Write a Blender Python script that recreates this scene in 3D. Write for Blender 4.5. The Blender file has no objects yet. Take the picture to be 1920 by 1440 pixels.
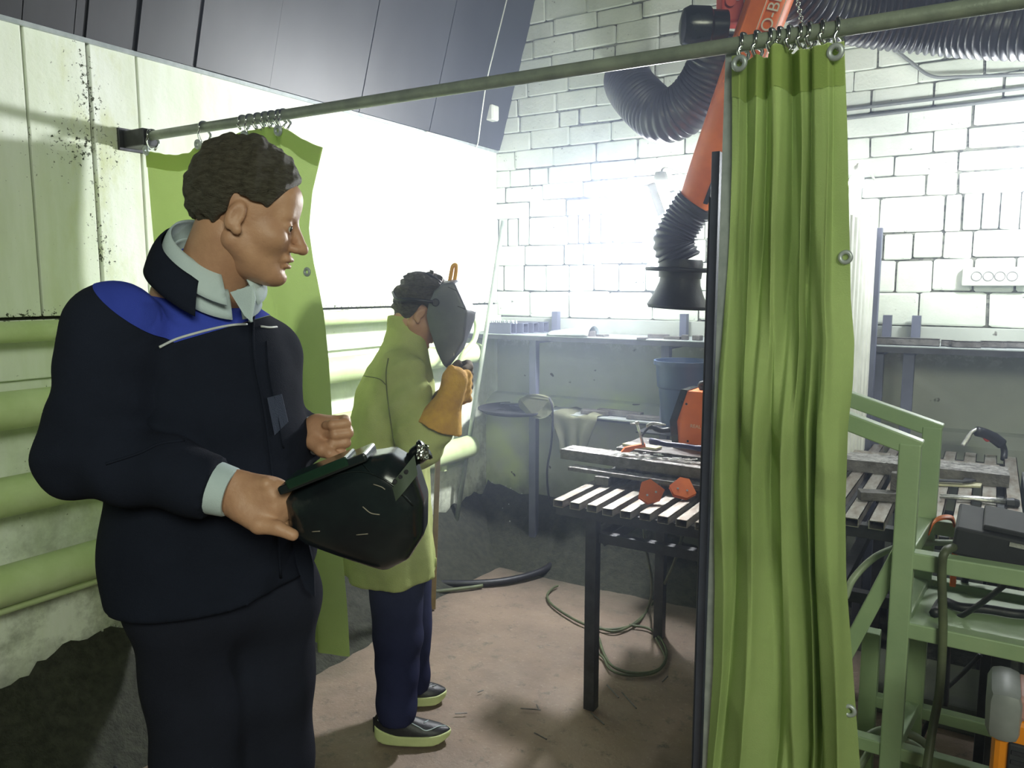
import bpy, bmesh, math, random
import numpy as np
from mathutils import Vector, Matrix, noise as mnoise
import openvdb as vdb
random.seed(7); np.random.seed(7)
PI = math.pi
SC = bpy.context.scene
COL = SC.collection
# ------------------------------------------------------------------ camera
CAM = Vector((2.61, 0.0, 1.55)); YAW = math.radians(31.9); PIT = math.radians(7.1); FPX = 1450.0
cd = bpy.data.cameras.new('camera'); cam = bpy.data.objects.new('camera', cd); COL.objects.link(cam)
cam.location = CAM; cam.rotation_euler = (PI/2 - PIT, 0, YAW)
cd.sensor_width = 36; cd.lens = FPX/1920*36; cd.clip_start = 0.05
SC.camera = cam
SC.view_settings.view_transform = 'Standard'; SC.view_settings.look = 'None'
SC.view_settings.gamma = 1.0; SC.view_settings.use_curve_mapping = False
SC.view_settings.exposure = 0.0
SC.cycles.use_denoising = True
SC.cycles.max_bounces = 7; SC.cycles.diffuse_bounces = 4; SC.cycles.glossy_bounces = 3; SC.cycles.volume_bounces = 0
SC.cycles.sample_clamp_indirect = 6.0
FW = Vector((-math.sin(YAW), math.cos(YAW), 0)); RT = Vector((math.cos(YAW), math.sin(YAW), 0)); UP = Vector((0,0,1))
def ray(px, py):
    a = (px-960)/FPX; b = -(py-720)/FPX
    h = math.cos(PIT)+b*math.sin(PIT); v = -math.sin(PIT)+b*math.cos(PIT)
    return FW*h + RT*a + UP*v, h
def W(px, py, zh):                      # world point seen at (px,py), zh metres ahead of the camera
    d, h = ray(px, py); return CAM + d*(zh/h)
def on(ax, px, py, val):                # where that sight line meets the plane x|y|z = val
    d, h = ray(px, py); return CAM + d*((val-CAM[ax])/d[ax])
# ------------------------------------------------------------------ world + lights
wd = bpy.data.worlds.new('world'); SC.world = wd; wd.use_nodes = True
wd.node_tree.nodes['Background'].inputs[0].default_value = (0.62, 0.78, 0.60, 1)
wd.node_tree.nodes['Background'].inputs[1].default_value = 0.09
def area(name, loc, tgt, size, power, col):
    l = bpy.data.lights.new(name, 'AREA'); l.shape = 'RECTANGLE'; l.size = size; l.size_y = size*0.5; l.energy = power; l.color = col
    o = bpy.data.objects.new(name, l); COL.objects.link(o); o.location = loc
    o.rotation_euler = (Vector(tgt)-Vector(loc)).to_track_quat('-Z', 'Y').to_euler(); return o
area('workshop_ceiling_light', (4.3, -1.3, 2.8), (2.3, 1.8, 0.9), 1.7, 92, (0.93, 1.0, 0.80))
LAMP1 = (1.20, 3.62, 1.94); LAMP2 = (2.80, 3.45, 1.98); LAMP3 = tuple(W(1606, 342, 3.25))
P1, P2, P3 = 27.0, 46.0, 5.0          # bare bulbs
L_FLOOD, D_FLOOD = 1150.0, (-0.62, -0.62, -0.36)   # LED flood beside the left bulb, aimed into the booth
HAZE = 0.075
# ------------------------------------------------------------------ helpers
def srgb(r, g, b):
    def f(c):
        c /= 255.0
        return c/12.92 if c <= 0.04045 else ((c+0.055)/1.055)**2.4
    return (f(r), f(g), f(b), 1.0)
class NT:
    def __init__(s, name):
        s.m = bpy.data.materials.new(name); s.m.use_nodes = True; s.t = s.m.node_tree; s.b = s.t.nodes['Principled BSDF']
        s.pos = s.t.nodes.new('ShaderNodeNewGeometry').outputs['Position']
    def lk(s, a, b):
        if hasattr(a, 'is_output'): s.t.links.new(a, b)
        else: b.default_value = a
    def math(s, op, a, b=0.0, clamp=False):
        n = s.t.nodes.new('ShaderNodeMath'); n.operation = op; n.use_clamp = clamp; s.lk(a, n.inputs[0]); s.lk(b, n.inputs[1]); return n.outputs[0]
    def noise(s, scale, detail=4, rough=0.6, stretch=None, dist=0.0):
        n = s.t.nodes.new('ShaderNodeTexNoise'); n.inputs['Scale'].default_value = scale; n.inputs['Detail'].default_value = detail
        n.inputs['Roughness'].default_value = rough; n.inputs['Distortion'].default_value = dist
        if stretch:
            mp = s.t.nodes.new('ShaderNodeMapping'); mp.inputs['Scale'].default_value = stretch
            s.t.links.new(s.pos, mp.inputs['Vector']); s.t.links.new(mp.outputs[0], n.inputs['Vector'])
        else: s.t.links.new(s.pos, n.inputs['Vector'])
        return n.outputs[0]
    def rng(s, v, a, b, c=0.0, d=1.0):
        n = s.t.nodes.new('ShaderNodeMapRange'); n.clamp = True
        for i, x in enumerate((v, a, b, c, d)): s.lk(x, n.inputs[i])
        return n.outputs[0]
    def mix(s, f, a, b):
        n = s.t.nodes.new('ShaderNodeMix'); n.data_type = 'RGBA'; s.lk(f, n.inputs['Factor']); s.lk(a, n.inputs[6]); s.lk(b, n.inputs[7]); return n.outputs[2]
    def xyz(s):
        n = s.t.nodes.new('ShaderNodeSeparateXYZ'); s.t.links.new(s.pos, n.inputs[0]); return n.outputs
    def bump(s, h, strength, dist=0.01):
        n = s.t.nodes.new('ShaderNodeBump'); n.inputs['Strength'].default_value = strength; n.inputs['Distance'].default_value = dist
        s.lk(h, n.inputs['Height']); s.t.links.new(n.outputs[0], s.b.inputs['Normal'])
    def near(s, coord, val, width):   # 1 at coord==val, 0 at width away
        return s.rng(s.math('ABSOLUTE', s.math('SUBTRACT', coord, val)), 0.0, width, 1.0, 0.0)
def mat(name, c1, c2=None, scale=8, rough=0.7, metal=0.0, bump=0.0, bscale=None, stretch=None, lo=0.35, hi=0.65, spec=None):
    n = NT(name)
    if c2 is None: c2 = tuple(min(1, v*0.72) for v in c1[:3])+(1,)
    f = n.noise(scale, 5, 0.6, stretch)
    n.lk(n.mix(n.rng(f, lo, hi), c1, c2), n.b.inputs['Base Color'])
    n.b.inputs['Roughness'].default_value = rough; n.b.inputs['Metallic'].default_value = metal
    if spec is not None: n.b.inputs['Specular IOR Level'].default_value = spec
    if bump: n.bump(n.noise(bscale or scale*4, 6, 0.65, stretch), bump)
    return n.m
def emis(name, col, strength):
    n = NT(name); n.b.inputs['Base Color'].default_value = (0, 0, 0, 1)
    n.b.inputs['Emission Color'].default_value = col; n.b.inputs['Emission Strength'].default_value = strength; return n.m
def cloth(name, c1, c2, trans, tcol, scale=5, weave=350, bump=0.25):
    n = NT(name); t = n.t
    col = n.mix(n.rng(n.noise(scale, 5, 0.6), 0.35, 0.68), c1, c2)
    n.lk(col, n.b.inputs['Base Color']); n.b.inputs['Roughness'].default_value = 0.95; n.b.inputs['Specular IOR Level'].default_value = 0.1
    h = n.math('ADD', n.noise(weave, 2, 0.5), n.math('MULTIPLY', n.noise(22, 4, 0.6), 1.4)); n.bump(h, bump, 0.006)
    if trans > 0:
        tr = t.nodes.new('ShaderNodeBsdfTranslucent'); tr.inputs[0].default_value = tcol
        mx = t.nodes.new('ShaderNodeMixShader'); mx.inputs[0].default_value = trans
        t.links.new(n.b.outputs[0], mx.inputs[1]); t.links.new(tr.outputs[0], mx.inputs[2])
        t.links.new(mx.outputs[0], t.nodes['Material Output'].inputs['Surface'])
    return n.m
class MB:
    """collects geometry in world coordinates, builds ONE mesh object"""
    def __init__(s): s.v = []; s.f = []; s.m = []
    def add(s, vs, fs, mi=0):
        o = len(s.v); s.v += [tuple(v) for v in vs]; s.f += [tuple(o+i for i in f) for f in fs]; s.m += [mi]*len(fs); return s
    def box(s, lo, hi, R=None, c=None, mi=0, bev=0.0):
        lo, hi = Vector(lo), Vector(hi)
        if bev <= 0:
            vs = [Vector((x, y, z)) for x in (lo.x, hi.x) for y in (lo.y, hi.y) for z in (lo.z, hi.z)]
            fs = [(0,1,3,2),(4,6,7,5),(0,4,5,1),(2,3,7,6),(0,2,6,4),(1,5,7,3)]
        else:
            bm = bmesh.new(); bmesh.ops.create_cube(bm, size=1.0)
            for v in bm.verts: v.co = Vector([(lo[i]+hi[i])/2 + v.co[i]*(hi[i]-lo[i]) for i in range(3)])
            bmesh.ops.bevel(bm, geom=list(bm.edges), offset=bev, segments=2, profile=0.5, affect='EDGES')
            bm.verts.index_update(); vs = [v.co.copy() for v in bm.verts]; fs = [tuple(v.index for v in f.verts) for f in bm.faces]; bm.free()
        if R is not None:
            c = Vector(c) if c is not None else (lo+hi)/2
            vs = [R @ (v-c) + c for v in vs]
        return s.add(vs, fs, mi)
    def obox(s, a, b, w, h, side=None, mi=0, bev=0.0):
        """bar from a to b, width w (along side), height h (perpendicular)"""
        a, b = Vector(a), Vector(b); d = b-a; L = d.length; d = d/L
        if side is None: side = d.cross(UP) if abs(d.z) < 0.95 else Vector((1, 0, 0))
        side = Vector(side); side = (side - d*side.dot(d)).normalized(); up = side.cross(d)
        M = Matrix((d, side, up)).transposed(); m = MB().box((0, -w/2, -h/2), (L, w/2, h/2), bev=bev)
        return s.add([M @ Vector(v) + a for v in m.v], m.f, mi)
    def tube(s, pts, r, seg=10, mi=0, cap=True, ref=None):
        P = [Vector(p) for p in pts]; n = len(P); rr = r if isinstance(r, (list, tuple)) else [r]*n
        up = Vector(ref) if ref else Vector((0, 0, 1)); vs = []
        t0 = (P[1]-P[0]).normalized()
        if abs(t0.dot(up)) > 0.95: up = Vector((1, 0, 0))
        u = (up - t0*up.dot(t0)).normalized()
        for i in range(n):
            t = (P[min(i+1, n-1)] - P[max(i-1, 0)]).normalized()
            u = (u - t*u.dot(t)).normalized(); w = t.cross(u)
            for k in range(seg):
                a = 2*PI*k/seg; vs.append(P[i] + (u*math.cos(a)+w*math.sin(a))*rr[i])
        fs = [(i*seg+k, i*seg+(k+1) % seg, (i+1)*seg+(k+1) % seg, (i+1)*seg+k) for i in range(n-1) for k in range(seg)]
        if cap: fs += [tuple(range(seg))[::-1], tuple((n-1)*seg+k for k in range(seg))]
        return s.add(vs, fs, mi)
    def torus(s, c, ax, R, r, seg=20, rs=8, mi=0):
        ax = Vector(ax).normalized(); u = ax.orthogonal().normalized(); w = ax.cross(u)
        vs = []
        for i in range(seg):
            a = 2*PI*i/seg; d = u*math.cos(a)+w*math.sin(a)
            for k in range(rs):
                b = 2*PI*k/rs; vs.append(Vector(c)+d*(R+r*math.cos(b))+ax*(r*math.sin(b)))
        fs = [(i*rs+k, ((i+1) % seg)*rs+k, ((i+1) % seg)*rs+(k+1) % rs, i*rs+(k+1) % rs) for i in range(seg) for k in range(rs)]
        return s.add(vs, fs, mi)
    def prism(s, poly, nrm, th, mi=0):
        """polygon (list of 3D points, planar) extruded by th along nrm"""
        nrm = Vector(nrm).normalized()*th; P = [Vector(p) for p in poly]; n = len(P)
        fs = [tuple(range(n)), tuple(range(2*n-1, n-1, -1))]+[(i, i+n, (i+1) % n+n, (i+1) % n) for i in range(n)]
        return s.add(P+[p+nrm for p in P], fs, mi)
    def lathe(s, c, ax, prof, seg=24, mi=0, cap0=True, cap1=True):
        """prof = [(along, radius)...] about axis ax from c"""
        ax = Vector(ax).normalized(); u = ax.orthogonal().normalized(); w = ax.cross(u); vs = []
        for (h, r) in prof:
            for k in range(seg):
                a = 2*PI*k/seg; vs.append(Vector(c)+ax*h+(u*math.cos(a)+w*math.sin(a))*r)
        n = len(prof)
        fs = [(i*seg+k, i*seg+(k+1) % seg, (i+1)*seg+(k+1) % seg, (i+1)*seg+k) for i in range(n-1) for k in range(seg)]
        if cap0: fs.append(tuple(range(seg))[::-1])
        if cap1: fs.append(tuple((n-1)*seg+k for k in range(seg)))
        return s.add(vs, fs, mi)
    def grid(s, nu, nv, fn, mi=0, wrap=False):
        vs = [fn(i/(nu-1 if not wrap else nu), j/(nv-1)) for j in range(nv) for i in range(nu)]
        m = nu if wrap else nu-1
        fs = [(j*nu+i, j*nu+(i+1) % nu, (j+1)*nu+(i+1) % nu, (j+1)*nu+i) for j in range(nv-1) for i in range(m)]
        return s.add(vs, fs, mi)
    def build(s, name, mats, parent=None, smooth=False, weld=False):
        me = bpy.data.meshes.new(name); off = parent_loc(parent)
        me.from_pydata([tuple(Vector(v)-off) for v in s.v], [], s.f)
        return finish(me, name, mats, parent, smooth, s.m)
def parent_loc(p):
    o = Vector((0, 0, 0))
    while p is not None: o += p.location; p = p.parent
    return o
def finish(me, name, mats, parent, smooth, mi=None):
    if not isinstance(mats, (list, tuple)): mats = [mats]
    for m in mats: me.materials.append(m)
    if mi and max(mi) > 0: me.polygons.foreach_set('material_index', mi)
    bm = bmesh.new(); bm.from_mesh(me); bmesh.ops.recalc_face_normals(bm, faces=bm.faces); bm.to_mesh(me); bm.free()
    if smooth:
        me.polygons.foreach_set('use_smooth', [True]*len(me.polygons))
        if smooth is not True:
            try: me.set_sharp_from_angle(angle=math.radians(smooth))
            except Exception: pass
    o = bpy.data.objects.new(name, me); COL.objects.link(o)
    if parent is not None: o.parent = parent
    return o
def thing(name, label, cat, loc, group=None):
    o = bpy.data.objects.new(name, None); COL.objects.link(o); o.location = Vector(loc); o.empty_display_size = 0.05
    o['label'] = label; o['category'] = cat
    if group: o['group'] = group
    return o
def tag(o, label, cat, group=None):
    o['label'] = label; o['category'] = cat
    if group: o['group'] = group
    return o
def struct(o): o['kind'] = 'structure'; return o
def solid(o, th, off=0.0):
    m = o.modifiers.new('solid', 'SOLIDIFY'); m.thickness = th; m.offset = off; return o
def spline(pts, n=8):
    """Catmull-Rom through pts"""
    P = [Vector(p) for p in pts]; out = []
    for i in range(len(P)-1):
        a = P[i-1] if i else P[0]*2-P[1]; b, c = P[i], P[i+1]; d = P[i+2] if i+2 < len(P) else P[-1]*2-P[-2]
        for k in range(n):
            t = k/n; out.append(0.5*((2*b)+(c-a)*t+(2*a-5*b+4*c-d)*t*t+(3*b-a-3*c+d)*t**3))
    out.append(P[-1]); return out
def lerp(a, b, t): return a+(b-a)*t
def interp(x, xs, ys): return float(np.interp(x, xs, ys))
def text_obj(name, txt, size, M, mt, parent, ext=0.0008):
    cu = bpy.data.curves.new(name, 'FONT'); cu.body = txt; cu.size = size; cu.extrude = ext; cu.align_x = 'CENTER'; cu.align_y = 'CENTER'
    tmp = bpy.data.objects.new('tmp', cu); COL.objects.link(tmp)
    dg = bpy.context.evaluated_depsgraph_get(); me = bpy.data.meshes.new_from_object(tmp.evaluated_get(dg)); bpy.data.objects.remove(tmp)
    me.name = name; off = parent_loc(parent)
    me.transform(Matrix.Translation(-off) @ M); me.materials.clear(); me.materials.append(mt)
    o = bpy.data.objects.new(name, me); COL.objects.link(o); o.parent = parent; return o
def frameM(o, x, y):
    x = Vector(x).normalized(); y = Vector(y); y = (y-x*y.dot(x)).normalized(); z = x.cross(y)
    M = Matrix((x, y, z)).transposed().to_4x4(); M.translation = Vector(o); return M
# ------------------------------------------------------------------ materials
def wall_left_mat():
    n = NT('mould_spotted_white_paint'); X, Y, Z = n.xyz()
    base = n.mix(n.rng(n.noise(3.0, 5, 0.6, (1, 2.2, 0.35)), 0.38, 0.66), (0.80, 0.84, 0.76, 1), (0.66, 0.72, 0.56, 1))
    yel = n.math('MULTIPLY', n.rng(n.noise(7, 5, 0.65, (1, 1.5, 0.6)), 0.5, 0.7), n.near(Y, 1.56, 0.28))
    base = n.mix(n.math('MULTIPLY', yel, 0.55), base, (0.52, 0.56, 0.20, 1))
    sp = n.math('MAXIMUM', n.math('MULTIPLY', n.near(Y, 1.53, 0.10), n.rng(n.noise(2.6, 3), 0.42, 0.6)), n.math('MAXIMUM', n.near(Z, 1.455, 0.045), n.math('MULTIPLY', n.near(Z, 2.02, 0.16), n.near(Y, 1.50, 0.26))))
    spk = n.rng(n.math('ADD', n.noise(70, 4, 0.7), n.math('MULTIPLY', sp, 0.17)), 0.68, 0.72)
    col = n.mix(spk, base, (0.035, 0.045, 0.02, 1))
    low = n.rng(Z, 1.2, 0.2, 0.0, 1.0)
    dirt_shade = n.math('MULTIPLY', n.rng(n.noise(5, 6, 0.7), 0.45, 0.62), low)
    col = n.mix(n.math('MULTIPLY', dirt_shade, 0.85), col, (0.16, 0.18, 0.12, 1))  # lower wall dirt, mixed in stronger to paint the shade there too
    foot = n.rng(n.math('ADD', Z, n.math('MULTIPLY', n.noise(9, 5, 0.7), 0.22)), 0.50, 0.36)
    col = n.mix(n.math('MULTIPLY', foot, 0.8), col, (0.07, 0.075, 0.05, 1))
    n.lk(col, n.b.inputs['Base Color']); n.b.inputs['Roughness'].default_value = 0.75
    n.bump(n.noise(30, 6, 0.65), 0.35, 0.006); return n.m
def brick_mat(name, a, b, dark_amt):
    n = NT(name); X, Y, Z = n.xyz()
    col = n.mix(n.rng(n.noise(4, 5, 0.6), 0.35, 0.65), a, b)
    chip = n.rng(n.noise(26, 6, 0.72, (1, 1, 1.4)), 0.665-dark_amt, 0.70-dark_amt)
    col = n.mix(n.math('MULTIPLY', chip, 0.92), col, (0.07, 0.07, 0.06, 1))
    n.lk(col, n.b.inputs['Base Color']); n.b.inputs['Roughness'].default_value = 0.85
    n.bump(n.noise(45, 6, 0.7), 0.5, 0.006); return n.m
def plaster_mat():
    n = NT('stained_grey_plaster'); X, Y, Z = n.xyz()
    col = n.mix(n.rng(n.noise(2.2, 5, 0.6), 0.35, 0.65), (0.46, 0.49, 0.45, 1), (0.36, 0.39, 0.355, 1))
    col = n.mix(n.math('MULTIPLY', n.rng(n.noise(1.6, 3), 0.5, 0.62), n.rng(Z, 0.98, 0.90)), col, (0.50, 0.58, 0.30, 1))
    spk = n.rng(n.noise(17, 2, 0.4), 0.735, 0.76); col = n.mix(spk, col, (0.08, 0.07, 0.06, 1))
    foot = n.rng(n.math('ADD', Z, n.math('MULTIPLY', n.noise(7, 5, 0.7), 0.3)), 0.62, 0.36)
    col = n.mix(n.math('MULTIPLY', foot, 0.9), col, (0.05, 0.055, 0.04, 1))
    top = n.math('MULTIPLY', n.near(Z, 1.25, 0.07), n.rng(n.noise(28, 6, 0.75), 0.5, 0.6))
    col = n.mix(n.math('MULTIPLY', top, 0.5), col, (0.85, 0.86, 0.83, 1))
    n.lk(col, n.b.inputs['Base Color']); n.b.inputs['Roughness'].default_value = 0.85
    n.bump(n.noise(24, 6, 0.7), 0.3, 0.006); return n.m
def floor_mat():
    n = NT('worn_dusty_concrete'); X, Y, Z = n.xyz()
    col = n.mix(n.rng(n.noise(1.6, 6, 0.65), 0.36, 0.64), (0.27, 0.20, 0.155, 1), (0.175, 0.13, 0.105, 1))
    col = n.mix(n.rng(n.noise(14, 6, 0.75), 0.56, 0.70), col, (0.115, 0.095, 0.08, 1))
    col = n.mix(n.math('MULTIPLY', n.rng(n.noise(55, 4, 0.7), 0.58, 0.68), 0.16), col, (0.50, 0.44, 0.37, 1))
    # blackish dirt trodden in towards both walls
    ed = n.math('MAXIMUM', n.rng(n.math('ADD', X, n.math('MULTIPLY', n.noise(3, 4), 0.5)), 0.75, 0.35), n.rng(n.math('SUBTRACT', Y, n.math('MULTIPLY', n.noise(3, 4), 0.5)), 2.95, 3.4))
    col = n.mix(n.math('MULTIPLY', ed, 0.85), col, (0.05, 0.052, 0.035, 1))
    n.lk(col, n.b.inputs['Base Color'])
    n.lk(n.rng(n.noise(2.5, 4), 0.4, 0.6, 0.9, 0.6), n.b.inputs['Roughness'])
    n.bump(n.math('ADD', n.noise(12, 6, 0.7), n.math('MULTIPLY', n.noise(90, 3), 0.3)), 0.55, 0.012); return n.m
M = {}
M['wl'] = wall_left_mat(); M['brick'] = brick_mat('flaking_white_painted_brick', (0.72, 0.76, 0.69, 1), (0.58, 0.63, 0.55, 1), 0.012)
M['mortar'] = brick_mat('broken_dark_mortar', (0.30, 0.31, 0.27, 1), (0.12, 0.12, 0.10, 1), 0.16)
M['plaster'] = plaster_mat(); M['floor'] = floor_mat()
M['darkpanel'] = mat('dark_grey_painted_sheet', (0.034, 0.036, 0.044, 1), (0.020, 0.021, 0.027, 1), 2.5, 0.5, 0.0, 0.08, 9, (1, 1, 0.25))
M['gap'] = mat('black_joint_filler', (0.03, 0.035, 0.02, 1), (0.012, 0.012, 0.01, 1), 20, 0.9)
M['galv'] = mat('galvanised_steel', (0.48, 0.52, 0.53, 1), (0.36, 0.40, 0.41, 1), 25, 0.40, 0.35, 0.1, 40)
M['rod'] = mat('scuffed_painted_pipe', (0.30, 0.34, 0.27, 1), (0.20, 0.23, 0.19, 1), 14, 0.36, 0.2, 0.15, 60)
M['chrome'] = mat('chromed_ring_steel', (0.72, 0.74, 0.72, 1), (0.5, 0.52, 0.5, 1), 40, 0.16, 1.0)
M['steeldk'] = mat('dark_steel_tube', (0.085, 0.088, 0.10, 1), (0.05, 0.05, 0.055, 1), 12, 0.45, 0.55, 0.15, 60)
M['shelfpost'] = mat('blue_grey_painted_steel', (0.13, 0.14, 0.20, 1), (0.10, 0.105, 0.15, 1), 10, 0.5, 0.2)
M['slat'] = mat('worn_bare_steel', (0.50, 0.48, 0.45, 1), (0.24, 0.17, 0.13, 1), 16, 0.38, 0.7, 0.2, 90, (2.5, 0.7, 1), 0.40, 0.72)
M['scrap'] = mat('rough_scrap_steel', (0.20, 0.19, 0.19, 1), (0.10, 0.09, 0.085, 1), 22, 0.45, 0.6, 0.5, 90)
M['bright'] = mat('bright_cut_steel', (0.75, 0.75, 0.74, 1), (0.5, 0.5, 0.5, 1), 50, 0.28, 0.9, 0.3, 100)
M['orange'] = mat('orange_painted_metal', srgb(238, 122, 50), srgb(210, 100, 42), 6, 0.45)
M['red'] = mat('red_orange_painted_metal', srgb(205, 66, 48), srgb(182, 56, 44), 6, 0.45)
M['black'] = mat('black_rubber', (0.022, 0.023, 0.03, 1), (0.013, 0.013, 0.018, 1), 20, 0.45, 0.0, 0.15, 80)
M['blackgloss'] = mat('glossy_black_plastic', (0.012, 0.018, 0.020, 1), (0.008, 0.010, 0.013, 1), 9, 0.22, 0.0, 0.05, 50)
M['hosedk'] = mat('dark_ribbed_hose', (0.055, 0.055, 0.080, 1), (0.035, 0.035, 0.055, 1), 12, 0.40)
M['greenpaint'] = mat('pale_green_painted_steel', (0.30, 0.40, 0.23, 1), (0.235, 0.33, 0.185, 1), 5, 0.42, 0.0, 0.1, 40)
M['pipe'] = mat('green_lit_white_pipe_paint', (0.62, 0.73, 0.43, 1), (0.50, 0.62, 0.30, 1), 6, 0.45, 0.0, 0.15, 30)  # white paint, with green light through the curtain tinted into its colour
M['curtain'] = cloth('green_tarpaulin_cloth', (0.37, 0.46, 0.19, 1), (0.31, 0.40, 0.155, 1), 0.26, (0.42, 0.58, 0.17, 1))
M['hem'] = cloth('green_tarpaulin_hem', (0.38, 0.47, 0.17, 1), (0.32, 0.41, 0.14, 1), 0.42, (0.75, 0.85, 0.40, 1))
M['matteblack'] = mat('matte_black_metal', (0.02, 0.021, 0.026, 1), (0.012, 0.012, 0.016, 1), 18, 0.75)
M['scale'] = mat('bright_mill_scale', (0.62, 0.61, 0.60, 1), (0.14, 0.13, 0.13, 1), 45, 0.38, 0.7, 0.8, 120)
M['white'] = mat('white_plastic', (0.75, 0.76, 0.70, 1), (0.6, 0.62, 0.55, 1), 9, 0.4)
M['grey'] = mat('grey_plastic', (0.20, 0.21, 0.21, 1), (0.15, 0.16, 0.16, 1), 12, 0.5)
M['bluebin'] = mat('blue_plastic', (0.030, 0.060, 0.13, 1), (0.024, 0.048, 0.10, 1), 6, 0.4)
M['soil'] = mat('black_soil_and_swarf', (0.036, 0.038, 0.026, 1), (0.014, 0.016, 0.010, 1), 30, 0.75, 0.0, 0.9, 60)
M['yellow'] = mat('amber_plastic', srgb(240, 180, 30), srgb(215, 150, 24), 8, 0.45)
M['brass'] = mat('brass_wood_stick', (0.30, 0.22, 0.10, 1), (0.22, 0.16, 0.07, 1), 14, 0.6)
M['card'] = mat('pale_cardboard', (0.62, 0.60, 0.42, 1), (0.5, 0.47, 0.32, 1), 8, 0.85)
M['rag'] = cloth('grey_rag_cloth', (0.17, 0.175, 0.115, 1), (0.12, 0.125, 0.09, 1), 0, (0, 0, 0, 1))
# ------------------------------------------------------------------ the setting
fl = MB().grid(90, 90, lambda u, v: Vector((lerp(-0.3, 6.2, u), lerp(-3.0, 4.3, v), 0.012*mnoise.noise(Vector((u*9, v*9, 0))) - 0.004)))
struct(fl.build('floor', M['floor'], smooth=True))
# left wall: recessed joint board behind painted panels
yj = [-2.6, -0.4, 1.324, 1.531, 1.706, 2.95, 4.02]
wl = MB().box((-0.16, -3.0, -0.05), (-0.022, 4.2, 3.7)).build('wall_left', M['gap']); struct(wl)
for i in range(len(yj)-1):
    g = 0.006 if yj[i+1] == 1.531 or yj[i] == 1.531 else 0.0012
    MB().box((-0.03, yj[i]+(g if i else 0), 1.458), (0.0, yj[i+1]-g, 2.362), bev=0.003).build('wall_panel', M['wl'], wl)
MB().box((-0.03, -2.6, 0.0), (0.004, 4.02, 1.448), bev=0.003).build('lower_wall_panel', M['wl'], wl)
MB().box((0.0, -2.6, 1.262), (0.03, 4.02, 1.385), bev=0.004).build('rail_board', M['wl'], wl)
MB().box((0.0, -2.6, 2.352), (0.012, 4.02, 2.366)).build('edge_strip', M['galv'], wl)
# dark sheets of the raking upper wall
def slope(z): return 0.02 + (z-2.366)*0.30
cs = MB().prism([(slope(2.366)-0.2, -3, 2.366), (slope(3.7)-0.2, -3, 3.7), (slope(3.7)-0.03, -3, 3.7), (slope(2.366)-0.03, -3, 2.366)], (0, 1, 0), 7.2).build('wall_left_upper', M['gap']); struct(cs)
ys = [-1.2, 0.2, 1.33, 1.49, 1.526, 1.70, 1.93, 2.28, 2.81, 3.34, 4.03]
for i in range(len(ys)-1):
    a, b = ys[i]+0.002, ys[i+1]-0.002; k = [0, 0.004, 0.002, 0.0, 0.006, 0.004, 0.012, 0.008, 0.010, 0.012][i]
    if i >= 5: k += 0.012
    z0, z1 = 2.368, 3.7
    P = [(slope(z0)-0.025+k, a, z0), (slope(z1)-0.025+k, a, z1), (slope(z1)-0.032, a, z1), (slope(z0)-0.032, a, z0)]
    MB().prism(P, (0, 1, 0), b-a).build('dark_sheet', M['darkpanel'], cs)
struct(MB().box((-0.2, -3.0, 3.7), (6.2, 4.3, 3.8)).build('ceiling', M['darkpanel']))
# back wall with bricks
YB = 4.02
wb = MB().box((-0.16, YB+0.016, -0.05), (6.2, YB+0.25, 3.8)).build('wall_back', M['mortar']); struct(wb)
def brick_mesh(k):
    rnd = random.Random(k); bm = bmesh.new(); bmesh.ops.create_cube(bm, size=1.0)
    for v in bm.verts:
        v.co.x += rnd.uniform(-.012, .012); v.co.z += rnd.uniform(-.035, .035)
        if v.co.y < 0: v.co.y += rnd.uniform(-.05, .12)
    bmesh.ops.bevel(bm, geom=[e for e in bm.edges if all(v.co.y < 0.3 for v in e.verts) or any(v.co.y < 0 for v in e.verts)], offset=0.05, segments=1, affect='EDGES')
    me = bpy.data.meshes.new('brick'); bm.to_mesh(me); bm.free(); me.materials.append(M['brick']); return me
BM = [brick_mesh(k) for k in range(6)]
cz = [1.373, 1.529, 1.68, 1.799, 1.961, 2.057, 2.149, 2.246, 2.353, 2.459, 2.549, 2.653, 2.743, 2.861, 2.964, 3.051, 3.182, 3.30]
rb = random.Random(5)
for r in range(len(cz)-1):
    z0, z1 = cz[r], cz[r+1]; x = max(-0.02, slope(z0)-0.03) if z0 > 2.3 else -0.01
    x -= rb.uniform(0.0, 0.05)
    first = True
    while x < 3.15:
        if r == 0: w = 0.265
        elif r == 1: w = 0.155
        elif r == 2: w = [0.12, 0.12, 0.26][rb.randrange(3)]
        elif r == 3: w = [0.07, 0.075, 0.26, 0.07][rb.randrange(4)]
        else: w = 0.262 if rb.random() < 0.78 else 0.13
        if first and r % 2: w *= 0.55
        first = False; w *= rb.uniform(0.96, 1.04)
        g = rb.choice([0.004, 0.006, 0.008, 0.013]); gz = rb.uniform(0.003, 0.010)
        o = bpy.data.objects.new('brick', BM[rb.randrange(6)]); COL.objects.link(o); o.parent = wb
        o.scale = (w-g, 0.06, z1-z0-gz); o.location = (x+w/2, YB+0.030+rb.uniform(-0.003, 0.004), (z0+z1)/2+rb.uniform(-.003, .003))
        o.rotation_euler = (0, rb.uniform(-.006, .006), 0)
        x += w
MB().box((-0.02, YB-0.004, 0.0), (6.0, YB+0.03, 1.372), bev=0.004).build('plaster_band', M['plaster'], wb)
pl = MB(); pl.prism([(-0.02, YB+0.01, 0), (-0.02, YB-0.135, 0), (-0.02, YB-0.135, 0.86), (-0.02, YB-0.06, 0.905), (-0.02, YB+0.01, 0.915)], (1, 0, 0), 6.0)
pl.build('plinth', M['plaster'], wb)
struct(MB().box((6.0, -3.0, -0.05), (6.2, 4.3, 3.8)).build('wall_right', M['plaster']))
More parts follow.
